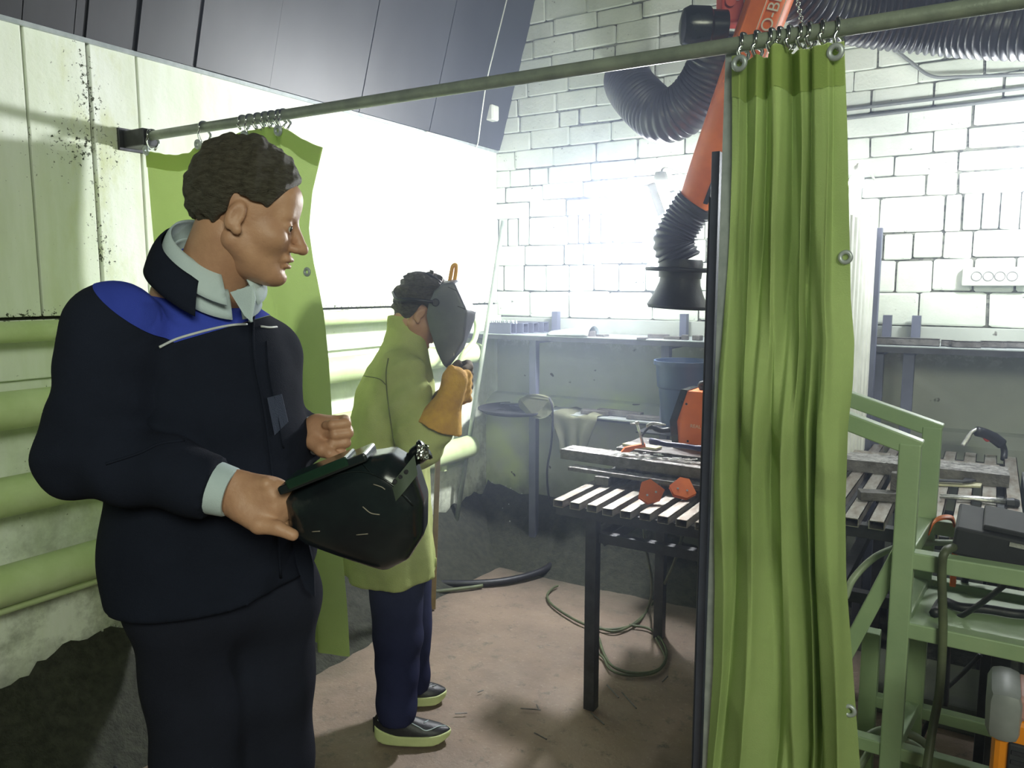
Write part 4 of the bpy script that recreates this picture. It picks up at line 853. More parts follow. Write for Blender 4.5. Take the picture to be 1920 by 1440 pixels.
rect = rect_tube('floor_tube', (a.x, a.y, 0.0), (b.x, b.y, 0.0), 0.05, 0.05, 0.004, M['scrap'], None); tag(rect, 'dark square tube lying on the floor behind the boy between curtain and leg', 'steel tube')
cable('floor_cable', [f(300, 1310, 0.02), f(240, 1345, 0.02), f(205, 1365, 0.02), f(200, 1400, 0.02), f(215, 1440, 0.02), f(260, 1480, 0.02)], 0.008, 'black', 'black cable bending on the dark floor left of the man')
for i, (a, b) in enumerate((((1138, 1284), (1160, 1308)), ((1166, 1298), (1193, 1328)), ((1108, 1336), (1133, 1358)), ((1002, 1374), (1025, 1386)), ((976, 1328), (1014, 1331)), ((1010, 1330), (1006, 1321)), ((1242, 1278), (1252, 1268)), ((896, 1298), (906, 1294)), ((853, 1338), (876, 1337)))):
    tag(MB().tube([f(*a, 0.006), f(*b, 0.006)], 0.0025, 6).build('electrode_stub', M['scrap'], None), ['spent electrode stub lying right of the front table leg, nearer the table', 'longest spent electrode stub right of the front table leg', 'spent electrode stub just right of the table leg foot', 'thick spent stub on the floor below left of the leg', 'long spent stub lying flat on the floor right of the shoes', 'tiny bent stub touching the long flat one', 'spent stub below the cable loop', 'small stub lying on the floor above right of the shoes', 'faint stub just right of the near shoe toe'][i], 'electrode stub', 'electrode stubs on the floor')
gl = random.Random(11)
for nm, n_, lab in (('left', 22, 'tiny glinting slag crumbs scattered on the soil left of the man'), ('corner', 16, 'tiny glinting slag crumbs scattered on the corner soil heap')):
    m_ = MB()
    for k in range(n_):
        if nm == 'left': px, py = gl.uniform(195, 265), gl.uniform(1185, 1300); p = f(px, py, 0.12); p = bk_left((p.y+0.6)/4.46, min(1, max(0, (p.x-0.006)/0.414)))
        else: px, py = gl.uniform(930, 1060), gl.uniform(940, 985); p = f(px, py, 0.2); p = bk_back((p.x-0.02)/4.48, min(1, max(0, (3.88-p.y)/0.45)))
        s = gl.uniform(.002, .0045); m_.tube([p+UP*0.001, p+Vector((s, s*.6, s+0.001)), p+Vector((s*2, 0, .002))], [s*.4, s, s*.4], 5)
    o = m_.build('slag_crumbs', M['bright'], None); o['kind'] = 'stuff'; tag(o, lab, 'slag')
# leaning poles
pb, pt_ = on(2, 846, 1038, 0.02), W(944, 414, 4.25)
pb = Vector((0.10, 3.62, 0.03)); pb = on(1, 846, 1040, 3.49); pt_ = on(1, 944, 414, 3.64)
tag(MB().tube([pb, pt_], 0.013, 12).build('leaning_pipe', M['rod'], None, smooth=True), 'long thin grey pipe leaning in the corner against the left shelf', 'pipe')
tag(MB().obox(W(821, 850, 3.25), f(812, 1140, 0.01)+Vector((-0.0, 0, 0)), 0.022, 0.022, bev=0.002).build('wooden_stick', M['brass'], None), 'thin brown wooden stick standing behind the boy', 'stick')
# ------------------------------------------------------------------ people: smooth distance fields meshed with OpenVDB
class SDF:
    def __init__(s, lo, hi, res):
        s.lo = np.array(lo, np.float32); s.res = res; n = np.ceil((np.array(hi)-np.array(lo))/res).astype(int)+1
        g = np.meshgrid(*[np.arange(k, dtype=np.float32)*res+s.lo[i] for i, k in enumerate(n)], indexing='ij')
        s.P = np.stack(g, -1); s.d = np.full(s.P.shape[:3], 1e3, np.float32)
    def smin(s, a, b, k):
        if k <= 0: return np.minimum(a, b)
        h = np.clip(0.5+0.5*(b-a)/k, 0, 1); return b+(a-b)*h-k*h*(1-h)
    def u(s, d, k=0.0): s.d = s.smin(s.d, d.astype(np.float32), k) if s.d.min() < 900 else d.astype(np.float32); return s
    def sub(s, d, k=0.0): s.d = -s.smin(-s.d, d, k); return s
    def cut(s, d, k=0.0): s.d = -s.smin(-s.d, -d, k); return s
    def cone(s, a, b, ra, rb, flat=None, ff=1.0):
        a = np.array(a, np.float32); b = np.array(b, np.float32); ba = b-a; pa = s.P-a
        h = np.clip((pa@ba)/float(ba@ba), 0, 1); q = pa-h[..., None]*ba
        if flat is not None:
            fl = np.array(flat, np.float32); fl /= np.linalg.norm(fl); q = q+(q@fl)[..., None]*fl*(ff-1)
        return np.sqrt((q*q).sum(-1)) - (ra+(rb-ra)*h)
    def chain(s, pts, rs, k=0.0, inner=0.01):
        for i in range(len(pts)-1): s.u(s.cone(pts[i], pts[i+1], rs[i], rs[i+1]), k if i == 0 else inner)
        return s
    def ell(s, c, ax, r):
        q = s.P-np.array(c, np.float32); A = np.array(ax, np.float32); l = q@A.T; rr = np.array(r, np.float32)
        k0 = np.sqrt(((l/rr)**2).sum(-1)); k1 = np.sqrt(((l/(rr*rr))**2).sum(-1))+1e-9; return k0*(k0-1)/k1
    def box(s, c, ax, h, r=0.0):
        l = (s.P-np.array(c, np.float32))@np.array(ax, np.float32).T; q = np.abs(l)-(np.array(h, np.float32)-r)
        return np.sqrt((np.maximum(q, 0)**2).sum(-1))+np.minimum(q.max(-1), 0)-r
    def wob(s, f, amp, seed=0):
        r = np.random.RandomState(seed); out = 0
        for i in range(4):
            k = r.randn(3).astype(np.float32); k *= f*(1+0.5*i)/np.linalg.norm(k); out = out+np.sin(s.P@k+r.rand()*6)/(1+0.6*i)
        return out*amp*0.5
    def mesh(s):
        g = vdb.FloatGrid(background=float(s.res*4)); g.copyFromArray(np.ascontiguousarray(np.clip(s.d, -s.res*4, s.res*4), dtype=np.float32))
        p, q = g.convertToQuads(0.0); return p*s.res+s.lo, q
I3 = [(1, 0, 0), (0, 1, 0), (0, 0, 1)]
def sd_build(parts, name, m_, parent, xf=None, keep=None, smooth_it=1):
    """parts: [(points, quads)] joined into ONE mesh"""
    vs, fs, o = [], [], 0
    for p, q in parts:
        if xf is not None: p = np.array([tuple(xf @ Vector(v)) for v in p]) if not isinstance(xf, np.ndarray) else p
        vs.append(p); fs.append(q+o); o += len(p)
    off = parent_loc(parent); V = np.concatenate(vs)-np.array(off); Q = np.concatenate(fs)
    me = bpy.data.meshes.new(name); me.from_pydata(V.tolist(), [], Q.tolist())
    bm = bmesh.new(); bm.from_mesh(me)
    if keep is not None:
        bmesh.ops.delete(bm, geom=[f for f in bm.faces if not keep(f.calc_center_median()+off)], context='FACES')
    if smooth_it: 
        for _ in range(smooth_it): bmesh.ops.smooth_vert(bm, verts=bm.verts, factor=0.5, use_axis_x=True, use_axis_y=True, use_axis_z=True)
    bmesh.ops.recalc_face_normals(bm, faces=bm.faces); bm.to_mesh(me); bm.free()
    for m in (m_ if isinstance(m_, (list, tuple)) else [m_]): me.materials.append(m)
    me.polygons.foreach_set('use_smooth', [True]*len(me.polygons))
    ob = bpy.data.objects.new(name, me); COL.objects.link(ob); ob.parent = parent; return ob
def rigid(pq, Mx):
    A = np.array(Mx)[:3, :3]; t = np.array(Mx)[:3, 3]; return (pq[0]@A.T+t, pq[1])
def headM(c, f, up):
    f = Vector(f).normalized(); l = Vector(up).cross(f).normalized(); u = f.cross(l)
    Mx = Matrix((f, l, u)).transposed().to_4x4(); Mx.translation = Vector(c); return Mx
def head_field(res=0.003, sc=1.0):
    s = SDF((-.13, -.11, -.17), (.14, .11, .14), res)
    s.u(s.ell((-.016, 0, .032), I3, (.094, .074, .084)))
    s.u(s.ell((.026, 0, -.030), I3, (.062, .058, .080)), .03)
    for y in (-1, 1):
        s.u(s.cone((-.012, y*.050, -.050), (.060, y*.016, -.094), .020, .018), .025)
        s.u(s.ell((.052, y*.040, -.026), I3, (.030, .024, .024)), .02)
    s.u(s.ell((.074, 0, -.096), I3, (.019, .022, .017)), .018)
    s.u(s.ell((.020, 0, -.092), I3, (.045, .036, .022)), .02)
    s.u(s.cone((.070, -.034, .020), (.070, .034, .020), .013, .013), .016)
    s.u(s.ell((.060, 0, .050), I3, (.030, .050, .035)), .02)
    for y in (-1, 1): s.sub(s.ell((.094, y*.031, -.001), I3, (.018, .020, .013)), .012)
    s.u(s.cone((.078, 0, .014), (.108, 0, -.030), .0095, .0105), .010)
    s.u(s.ell((.108, 0, -.034), I3, (.012, .011, .009)), .008)
    for y in (-1, 1): s.u(s.ell((.096, y*.012, -.036), I3, (.012, .007, .008)), .006)
    s.u(s.cone((.086, -.016, -.058), (.086, .016, -.058), .009, .009), .008)     # upper lip
    s.u(s.ell((.091, 0, -.0575), I3, (.008, .020, .0055)), .004)
    s.u(s.ell((.089, 0, -.0715), I3, (.008, .019, .0065)), .005)
    s.sub(s.ell((.098, 0, -.0645), I3, (.014, .024, .0018)), .003)
    s.sub(s.cone((.092, -.022, -.082), (.092, .022, -.082), .004, .004), .008)
    for y in (-1, 1):
        s.u(s.ell((.073, y*.031, .000), I3, (.015, .016, .0125)), .003)            # lids over the eyeball
        s.sub(s.ell((.088, y*.032, -.001), I3, (.012, .0125, .0052)), .002)
        # ear
        ax = [(0.96, 0, -0.28), (0, 1, 0), (0.28, 0, 0.96)]
        s.u(s.ell((-.010, y*.076, -.006), ax, (.0165, .009, .029)), .006)
        s.sub(s.ell((-.006, y*.087, -.004), ax, (.0095, .007, .019)), .004)
        s.u(s.ell((-.002, y*.078, -.030), ax, (.010, .007, .010)), .004)
    return s
def hair_field(s0, zb, th=0.010, amp=0.004, res=0.0035, seed=3, top=0.0):
    s = SDF((-.15, -.12, -.16), (.14, .12, .17), res)
    s.u(s.ell((-.018, 0, .036+top*.5), I3, (.094+th, .074+th*.7, .084+th+top)))
    X, Y, Z = s.P[..., 0], s.P[..., 1], s.P[..., 2]
    bound = (np.interp(X, *zb).astype(np.float32)-Z)*0.75
    st = np.sin(X*340+Z*90+Y*60)*.0009+np.sin(X*150-Z*210)*.0012
    s.d = s.d + s.wob(95, amp, seed) + s.wob(230, amp*.45, seed+1)+st
    s.cut(bound+s.wob(140, .006, seed+5), .006)
    return s
M['skin'] = mat('weathered_skin', (0.50, 0.28, 0.17, 1), (0.40, 0.21, 0.13, 1), 14, 0.5, 0.0, 0.15, 120)
M['hair'] = mat('short_brown_hair', (0.055, 0.046, 0.032, 1), (0.11, 0.10, 0.075, 1), 60, 0.6, 0.0, 0.9, 160, (1, 1, 3))
M['navy'] = cloth('dark_navy_workwear', (0.014, 0.017, 0.030, 1), (0.010, 0.012, 0.021, 1), 0, None, 4, 500, 0.2)
M['trous'] = cloth('dark_trouser_cloth', (0.016, 0.018, 0.030, 1), (0.012, 0.013, 0.021, 1), 0, None, 4, 500, 0.2)
M['blue'] = cloth('royal_blue_workwear', (0.045, 0.070, 0.42, 1), (0.035, 0.055, 0.34, 1), 0, None, 5, 500, 0.2)
M['shirt'] = cloth('pale_blue_shirt', (0.50, 0.58, 0.60, 1), (0.42, 0.50, 0.53, 1), 0, None, 8, 500, 0.15)
M['piping'] = mat('silver_piping', (0.6, 0.62, 0.62, 1), None, 20, 0.4)
M['eye'] = mat('eye_white', (0.6, 0.58, 0.52, 1), None, 20, 0.15)
M['iris'] = mat('dark_iris', (0.03, 0.025, 0.02, 1), None, 20, 0.1)
def eyes(Mx, par, sgns=(-1, 1)):
    for y in sgns:
        c = Mx @ Vector((.0735, y*.031, -.001)); fwd = (Mx.to_3x3() @ Vector((1, y*.1, -.05))).normalized()
        e = MB().lathe(c-fwd*.0115, fwd, [(0.0, .001), (.003, .0075), (.0115, .0115), (.019, .0086), (.0225, .003)], 18).build('eye', M['eye'], par, smooth=True)
        MB().lathe(c+fwd*.0095, fwd, [(0, .0055), (.0012, .0048), (.0022, .002)], 14).build('iris', M['iris'], e, smooth=True)
# ---------- the standing man
man = thing('person', 'man in dark navy work jacket with blue yoke holding a black mask and looking right', 'person', (W(380, 900, 1.42).x, W(380, 900, 1.42).y, 0))
ph = math.radians(42); fm = RT*math.cos(ph)-FW*math.sin(ph); lm = UP.cross(fm)
HC = W(466, 408, 1.405); hf = RT*math.cos(math.radians(10))+FW*math.sin(math.radians(10))
tl = math.radians(-15); hfw = hf*math.cos(tl)+UP*math.sin(tl); hup = UP*math.cos(tl)-hf*math.sin(tl)
HM = headM(HC, hfw, hup) @ Matrix.Diagonal((.94, .96, .93, 1))
hd = rigid(head_field(.003).mesh(), HM)
nb = W(384, 590, 1.43)
def hand_grip():
    s = SDF(tuple(W(480, 940, 1.2)-Vector((.13,)*3)), tuple(W(480, 940, 1.2)+Vector((.13,)*3)), .0028)
    w0, w1 = W(395, 918, 1.205), W(440, 922, 1.205); k = []
    s.u(s.cone(w0, w1, .027, .028, FW, 1.25))
    s.u(s.cone(W(445, 925, 1.205), W(505, 940, 1.20), .037, .041, -FW+RT*.15, 2.0), .02)
    s.u(s.cone(W(455, 945, 1.20), W(500, 968, 1.195), .024, .022, FW, 1.3), .02)
    base = [(500, 908), (512, 930), (515, 951), (508, 972)]
    mid = [(526, 914), (534, 938), (537, 960), (530, 982)]
    tipp = [(546, 922), (552, 946), (556, 968), (548, 988)]
    for i in range(4):
        r = [.0100, .0105, .0100, .0088][i]
        a = W(*base[i], 1.190); b = W(*mid[i], 1.205); c = W(tipp[i][0], tipp[i][1], 1.235); e = W(tipp[i][0]+12, tipp[i][1]+2, 1.24)
        s.chain([W(base[i][0]-30, base[i][1]+2, 1.195), a, b, c, e], [.011, r*1.12, r*1.05, r*.95, r*.8], .010, .003)
    s.chain([W(452, 958, 1.19), W(486, 984, 1.178), W(520, 990, 1.172), W(549, 1003, 1.170)], [.017, .0145, .0115, .0095], .014, .004)
    return s.mesh()
def hand_fist():
    c = W(612, 815, 1.47); s = SDF(tuple(c-Vector((.11,)*3)), tuple(c+Vector((.11,)*3)), .0028)
    s.u(s.cone(W(556, 822, 1.50), W(590, 815, 1.49), .026, .027))
    s.u(s.cone(W(596, 808, 1.487), W(622, 812, 1.480), .034, .033, RT, 1.2), .018)
    for i in range(4):
        y = 789+i*18; r = [.0105, .0108, .0102, .0092][i]; sx = [2, 6, 2, -6][i]
        s.chain([W(618+sx, y+2, 1.492), W(644+sx, y, 1.480), W(646+sx, y+5, 1.452), W(622+sx, y+8, 1.442), W(610+sx, y+8, 1.452)], [r*1.15, r*1.12, r, r*.95, r*.85], .006, .003)
    s.chain([W(586, 828, 1.455), W(602, 842, 1.440), W(618, 850, 1.432), W(633, 858, 1.434)], [.016, .0135, .0105, .0088], .010, .004)
    return s.mesh()
neck = SDF(tuple(nb-Vector((.17, .17, .12))), tuple(HC+Vector((.15, .15, .0))), .005)
neck.u(neck.cone(HM @ Vector((-.028, 0, -.045)), nb+UP*.02, .060, .066)); neck.u(neck.cone(nb+UP*.03-lm*.04, nb+UP*.03+lm*.04, .055, .055), .03)
body = SDF(tuple(nb-Vector((.30, .30, .60))), tuple(nb+Vector((.30, .30, .02))), .014)
body.u(body.cone(nb-UP*.10, nb-UP*.45, .115, .10)); body.u(body.cone(nb-UP*.08-lm*.1, nb-UP*.08+lm*.1, .06, .06), .04)
sd_build([hd, neck.mesh(), hand_grip(), hand_fist(), body.mesh()], 'body', M['skin'], man, smooth_it=1)
eyes(HM, man)
hz_ = ([-.115, -.050, -.030, -.022, .0, .040, .058, .080, .10], [-.022, -.030, -.01, .030, .030, .022, .060, .098, .118])
sd_build([rigid(hair_field(None, hz_, .014, .005, top=.012).mesh(), HM)], 'hair', M['hair'], man)
for y in (-1, 1):
    pts = [HM @ Vector((.0865-.010*abs(t), y*(.014+t*.030), .0205+.004*math.sin(PI*t))) for t in (0, .35, .7, 1)]
    MB().tube(spline(pts, 3), [.0022]*3+[.0028]*5+[.001]*2, 6).build('eyebrow', M['hair'], man, smooth=True)
# jacket
SR = nb-UP*.075-lm*.185; SL = nb-UP*.085+lm*.125-fm*.01
TC = Vector((nb.x, nb.y, 0))-RT*0.014
js = SDF(tuple(Vector((TC.x, TC.y, .90))-Vector((.46, .46, 0))), tuple(Vector((TC.x, TC.y, 1.62))+Vector((.46, .46, 0))), .0078)
R0 = js.P-np.array((TC.x, TC.y, 0), np.float32); A_ = R0@np.array(fm, np.float32); B_ = R0@np.array(lm, np.float32); Z_ = js.P[..., 2]
zk = [.93, 1.00, 1.10, 1.22, 1.34, 1.42, 1.475, 1.52, 1.56]
ra = np.interp(Z_, zk, [.150, .154, .160, .158, .150, .136, .112, .078, .045]); rb_ = np.interp(Z_, zk, [.190, .194, .194, .192, .192, .186, .160, .105, .050])
ca = np.interp(Z_, zk, [.018, .020, .026, .022, .008, .0, -.002, .0, .004])
ang = np.arctan2(B_, A_-ca)
d = (np.sqrt(((A_-ca)/ra)**2+(B_/rb_)**2)-1)*np.minimum(ra, rb_)*0.92
fold = (.006*np.sin(Z_*38+ang*2.2+np.sin(Z_*9)*2)*np.clip((1.40-Z_)*5, 0, 1)+.003*np.sin(ang*6+Z_*7)*np.clip((1.1-Z_)*6, 0, 1))
js.u((d+fold).astype(np.float32))
hem = 1.005+.020*np.sin(ang*1.0+.6)-.02*np.cos(ang)
ER = W(168, 848, 1.215); WR_ = W(400, 914, 1.205)
SRp = W(214, 618, 1.275)
arm_d = js.cone(SRp, ER, .079, .071); arm_d = arm_d + .007*np.sin((js.P@np.array((ER-SRp).normalized(), np.float32))*75+js.P[..., 0]*20)*np.clip(1-np.abs(js.P[..., 2]-ER.z)*6, 0, 1)
js.u(arm_d, .03)
fa = js.cone(ER, WR_, .071, .053); dfa = np.array((WR_-ER).normalized(), np.float32)
fa = fa + .008*np.sin((js.P-np.array(ER, np.float32))@dfa*62+js.P[..., 2]*30+1)*np.clip(1.2-((js.P-np.array(ER, np.float32))@dfa)*5.5, 0, 1)
fa = np.maximum(fa, (js.P-np.array(WR_+(WR_-ER).normalized()*.004, np.float32))@dfa)
js.u(fa, .022)
js.u(js.ell(W(135, 870, 1.215), I3, (.045, .045, .045)), .03)
EL = W(480, 850, 1.62); WL_ = W(580, 818, 1.50)
js.u(js.cone(SL, EL, .070, .060), .03); dfl = np.array((WL_-EL).normalized(), np.float32)
js.u(np.maximum(js.cone(EL, WL_, .060, .050), (js.P-np.array(WL_, np.float32))@dfl), .02)
js.cut((hem-Z_).astype(np.float32)-0.0)
# clean cuffs, neck hole
js.sub(js.cone(nb+UP*.060+fm*.01, nb+UP*.2+fm*.03, .058, .075), .004)
js.d = js.d+js.wob(34, .0020, 4)
jm = js.mesh()
armax = (SR-nb).normalized()
def split_mesh(pq, name, m_, parent, tests, keep_inside=True, offset=0.0):
    """bisects the mesh with planes and keeps the part where every (point, normal) test is positive (or its complement)"""
    off = parent_loc(parent); me = bpy.data.meshes.new(name); me.from_pydata((pq[0]-np.array(off)).tolist(), [], pq[1].tolist())
    bm = bmesh.new(); bm.from_mesh(me); bmesh.ops.smooth_vert(bm, verts=bm.verts, factor=0.5, use_axis_x=True, use_axis_y=True, use_axis_z=True)
    T = [(Vector(p)-off, Vector(n).normalized()) for p, n in tests]
    for p, n in T: bmesh.ops.bisect_plane(bm, geom=bm.verts[:]+bm.edges[:]+bm.faces[:], plane_co=p, plane_no=n, dist=1e-5)
    def ins(c): return all((c-p).dot(n) > 0 for p, n in T)
    kill = [f for f in bm.faces if ins(f.calc_center_median()) != keep_inside]
    bmesh.ops.delete(bm, geom=kill, context='FACES'); bmesh.ops.recalc_face_normals(bm, faces=bm.faces)
    if offset:
        bm.normal_update()
        for v in bm.verts: v.co += v.normal*offset
    bm.to_mesh(me); bm.free(); me.materials.append(m_); me.polygons.foreach_set('use_smooth', [True]*len(me.polygons))
    o = bpy.data.objects.new(name, me); COL.objects.link(o); o.parent = parent; return o
# yoke: above a chest line, between the two sleeve seams
pyk = W(380, 622, 1.30); e1_ = (W(462, 603, 1.30)-W(300, 650, 1.24))
nyk = e1_.cross(FW+UP*0.05); nyk = nyk if nyk.z > 0 else -nyk
seamR = (W(262, 560, 1.24), (W(262, 560, 1.24)-W(160, 600, 1.24)).normalized()*1.0+Vector((0, 0, 0)))
sR0, sR1 = W(205, 540, 1.30), W(300, 652, 1.22)
nR = (sR1-sR0).cross(FW*1.0-RT*0.10); nR = nR if nR.dot(lm) > 0 else -nR
sL = nb+lm*.185; nL = -lm
tests = [(W(300, 650, 1.22), nyk), (sR0, nR), (sL, nL)]
jk = split_mesh(jm, 'jacket', M['navy'], man, tests, False)
split_mesh(jm, 'yoke', M['blue'], jk, tests, True, 0.0012)
# silver piping along the yoke edge
from mathutils.bvhtree import BVHTree
bv = BVHTree.FromPolygons([tuple(v) for v in jm[0]], [tuple(int(i) for i in q) for q in jm[1]])
def shoot(px, py, bvh=None):
    d, h = ray(px, py); d = d.normalized(); hit = (bvh or bv).ray_cast(CAM, d); return hit[0]-d*0.0015 if hit[0] is not None else None
def on_surface(pxs, r, name, m_, par, bvh=None, n=6):
    P2 = spline([(a, b, 0) for a, b in pxs], n); P3 = [p for p in (shoot(p.x, p.y, bvh) for p in P2) if p is not None]
    if len(P3) > 2: return MB().tube(P3, r, 6).build(name, m_, par, smooth=True)
on_surface([(299, 651), (330, 636), (370, 624), (410, 614), (440, 609), (463, 608)], .0024, 'piping', M['piping'], jk)
on_surface([(489, 612), (505, 614), (519, 613)], .0022, 'piping', M['piping'], jk)
on_surface([(482, 560), (474, 610), (478, 680), (490, 740), (500, 800), (512, 900), (520, 1000), (528, 1100)], .0028, 'placket_edge', M['navy'], jk)
on_surface([(500, 640), (505, 700), (520, 780), (532, 840)], .0018, 'placket_edge', M['navy'], jk)
# chest pocket flap, sagging on the front
pf = [shoot(*p) for p in ((503, 745), (530, 738), (542, 790), (517, 815))]
if all(p is not None for p in pf):
    MB().prism([p-FW*.004 for p in pf], -FW, .003).build('pocket_flap', cloth('grey_blue_flap', (0.045, 0.055, 0.085, 1), (0.035, 0.042, 0.07, 1), 0, None), jk)
on_surface([(198, 870), (260, 850), (300, 832), (345, 826)], .0022, 'sleeve_seam', M['navy'], jk)
# collars
C0 = W(400, 507, 1.42)
def collar(name, m_, par, rin, rout, zt, drop, front, th, gap, pts=1.0, tilt=.40, cshift=Vector((0, 0, 0)), gapl=None):
    def fn(u, v):
        a = lerp(gapl or gap, 2*PI-gap, u); cf = math.cos(a); sf = math.sin(a); k = max(0, cf)**2
        r = lerp(rin, rout, v**0.8)*(1+.10*k*v*pts)
        z = zt - drop*v*(1+.30*k*pts) - cf*rin*tilt*1.15 - .006*k
        hump = .006*math.sin(PI*v)
        return C0+cshift+fm*(cf*(r+front*v*k))+lm*(sf*(r*1.02))+UP*(z+hump)
    o = MB().grid(50, 8, fn).build(name, m_, par, smooth=True); solid(o, th); return o
collar('shirt_collar', M['shirt'], man, .066, .086, .046, .044, .010, .003, .30, 1.1, .62)
collar('jacket_collar', M['navy'], jk, .083, .112, .026, .052, .006, .004, .75, .9, .60, gapl=1.55)
collar('shirt_neckband', M['shirt'], man, .066, .080, .016, .052, .0, .003, .12, 0.0, .60)
on_surface([(470, 545), (466, 580), (470, 604)], .005, 'shirt_placket', M['shirt'], man)
sh = [W(428, 548, 1.335), W(470, 535, 1.33), W(476, 560, 1.32), W(468, 604, 1.30), W(455, 592, 1.305)]
MB().prism([p+FW*.012 for p in sh], -FW, .004).build('shirt_front', M['shirt'], man)
# cuff
dc = (WR_-ER).normalized()
MB().lathe(WR_-dc*.010, dc, [(0, .044), (.038, .040), (.041, .038), (.041, .034), (.0, .036)], 30, cap0=False, cap1=False).build('shirt_cuff', M['shirt'], man, smooth=50)
dc = (WL_-EL).normalized()
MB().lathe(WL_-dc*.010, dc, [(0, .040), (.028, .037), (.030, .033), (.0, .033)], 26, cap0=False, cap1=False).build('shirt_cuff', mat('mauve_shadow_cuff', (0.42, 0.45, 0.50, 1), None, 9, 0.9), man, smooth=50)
# trousers and shoes
HR = W(350, 1130, 1.37); HLf = W(500, 1120, 1.47)
aR = Vector((W(372, 1440, 1.36).x, W(372, 1440, 1.36).y, .09)); aL = Vector((W(492, 1440, 1.45).x, W(492, 1440, 1.45).y, .09))
tr = SDF((min(HR.x, HLf.x, aR.x)-.22, min(HR.y, HLf.y)-.22, .03), (max(HR.x, HLf.x)+.25, max(HR.y, HLf.y)+.22, 1.08), .009)
kR = HR.lerp(aR, .55)+fm*.02; kL = HLf.lerp(aL, .55)+fm*.02
tr.u(tr.cone(HR+UP*.02, HLf+UP*.02, .105, .105)); 
tr.u(tr.cone(HR, kR, .098, .074), .03); tr.u(tr.cone(kR, aR, .074, .062), .02)
tr.u(tr.cone(HLf, kL, .098, .072), .03); tr.u(tr.cone(kL, aL, .072, .060), .02)
tr.d = tr.d+tr.wob(30, .003, 8)+.003*np.sin(tr.P[..., 2]*40+tr.P[..., 0]*12)
tr.sub(tr.box((TC.x, TC.y, -.02), I3, (2, 2, .09)))
sd_build([tr.mesh()], 'trousers', M['trous'], man)
for a_ in (aR, aL):
    s = SDF(tuple(a_-Vector((.22, .22, .1))), tuple(a_+Vector((.22, .22, .06))), .007)
    s.u(s.cone(a_-UP*.045-fm*.04, a_-UP*.055+fm*.13, .042, .036, UP, 1.1)); s.u(s.cone(a_, a_-UP*.03, .045, .045), .03)
    s.cut((.004-s.P[..., 2]).astype(np.float32)); sd_build([s.mesh()], 'shoe', M['black'], man)
# jacket open flap
fl_ = [W(545, 1000, 1.36), W(575, 1005, 1.37), W(588, 1060, 1.38), W(590, 1120, 1.385), W(572, 1105, 1.37), (W(556, 1060, 1.36))]
MB().prism(fl_, FW, .008).build('front_flap', M['navy'], jk)
# ---------- mask held in his hand
hm_ = thing('welding_mask', 'black welding mask held face down in the right hand of the man', 'mask', W(690, 950, 1.22))
mc = W(688, 948, 1.24); s = SDF(tuple(mc-Vector((.24,)*3)), tuple(mc+Vector((.24,)*3)), .0045)
tow = -FW
axm = [tuple(RT), tuple(FW), tuple(UP)]
mo = W(690, 948, 1.215); q_ = s.P-np.array(mo, np.float32); U_, V_, D_ = q_@np.array(RT, np.float32), q_@np.array(UP, np.float32), q_@np.array(FW, np.float32)
mpx = [(531, 924), (612, 886), (690, 850), (738, 842), (780, 868), (800, 930), (799, 992), (772, 1036), (735, 1056), (690, 1063), (632, 1046), (580, 1016), (553, 1008)]
mp2 = [((W(a, b, 1.215)-mo).dot(RT), (W(a, b, 1.215)-mo).dot(UP)) for a, b in mpx]
d2 = np.full(s.d.shape, -1e3, np.float32)
for i in range(len(mp2)):
    (x0, y0), (x1, y1) = mp2[i], mp2[(i+1) % len(mp2)]; L_ = math.hypot(x1-x0, y1-y0)
    d2 = np.maximum(d2, (U_-x0)*(-(y1-y0))/L_+(V_-y0)*((x1-x0)/L_))
dome = .066+.012*np.clip(U_*8, -1, 1)-.9*(U_**2+V_**2); rr2 = .040
ex = np.maximum(d2+rr2, 0); ez = np.maximum(np.abs(D_)-dome+rr2, 0)
s.u((np.sqrt(ex*ex+ez*ez)-rr2+np.minimum(np.maximum(d2+rr2, np.abs(D_)-dome+rr2), 0)).astype(np.float32))
inner = s.d.copy()
back = ((s.P-np.array(W(690, 950, 1.285), np.float32))@np.array(FW, np.float32)).astype(np.float32)
s.d = np.maximum(s.d, -(inner+.0055)); s.cut(back, .0)
mm = s.mesh()
sd_build([mm], 'shell', M['blackgloss'], hm_, smooth_it=1)
mbv = BVHTree.FromPolygons([tuple(v) for v in mm[0]], [tuple(int(i) for i in q) for q in mm[1]])
MB().obox(W(536, 910, 1.20), W(696, 846, 1.20), .085, .014, side=-FW, bev=.004).build('front_plate', M['blackgloss'], hm_)
MB().obox(W(548, 901, 1.19), W(660, 856, 1.19), .068, .016, side=-FW, bev=.003).build('lens_frame', mat('dark_green_gloss', (0.012, 0.035, 0.022, 1), None, 9, 0.12), hm_)
on_surface([(560, 915), (620, 893), (680, 884), (730, 905), (775, 948)], .0016, 'shell_crease', M['blackgloss'], hm_, mbv)
on_surface([(650, 858), (670, 860), (690, 880), (700, 890)], .0014, 'shell_crease', M['blackgloss'], hm_, mbv)
scr = mat('pale_scratch', (0.25, 0.22, 0.18, 1), None, 20, .5)
for p in ([(680, 950), (695, 962), (712, 965)], [(700, 908), (715, 913), (722, 918)], [(585, 997), (600, 996)], [(668, 1003), (690, 1001)]): on_surface(p, .0009, 'scratch', scr, hm_, mbv, 4)
MB().grid(14, 5, lambda u, v: W(lerp(735, 782, u)+6*(v-.5), lerp(925, 868, u)+lerp(-18, 18, v), 1.165)-FW*(.012+.012*math.sin(PI*u))).build('headband_arm', mat('grey_green_plastic', (0.085, 0.11, 0.085, 1), None, 10, .4), hm_, smooth=True)
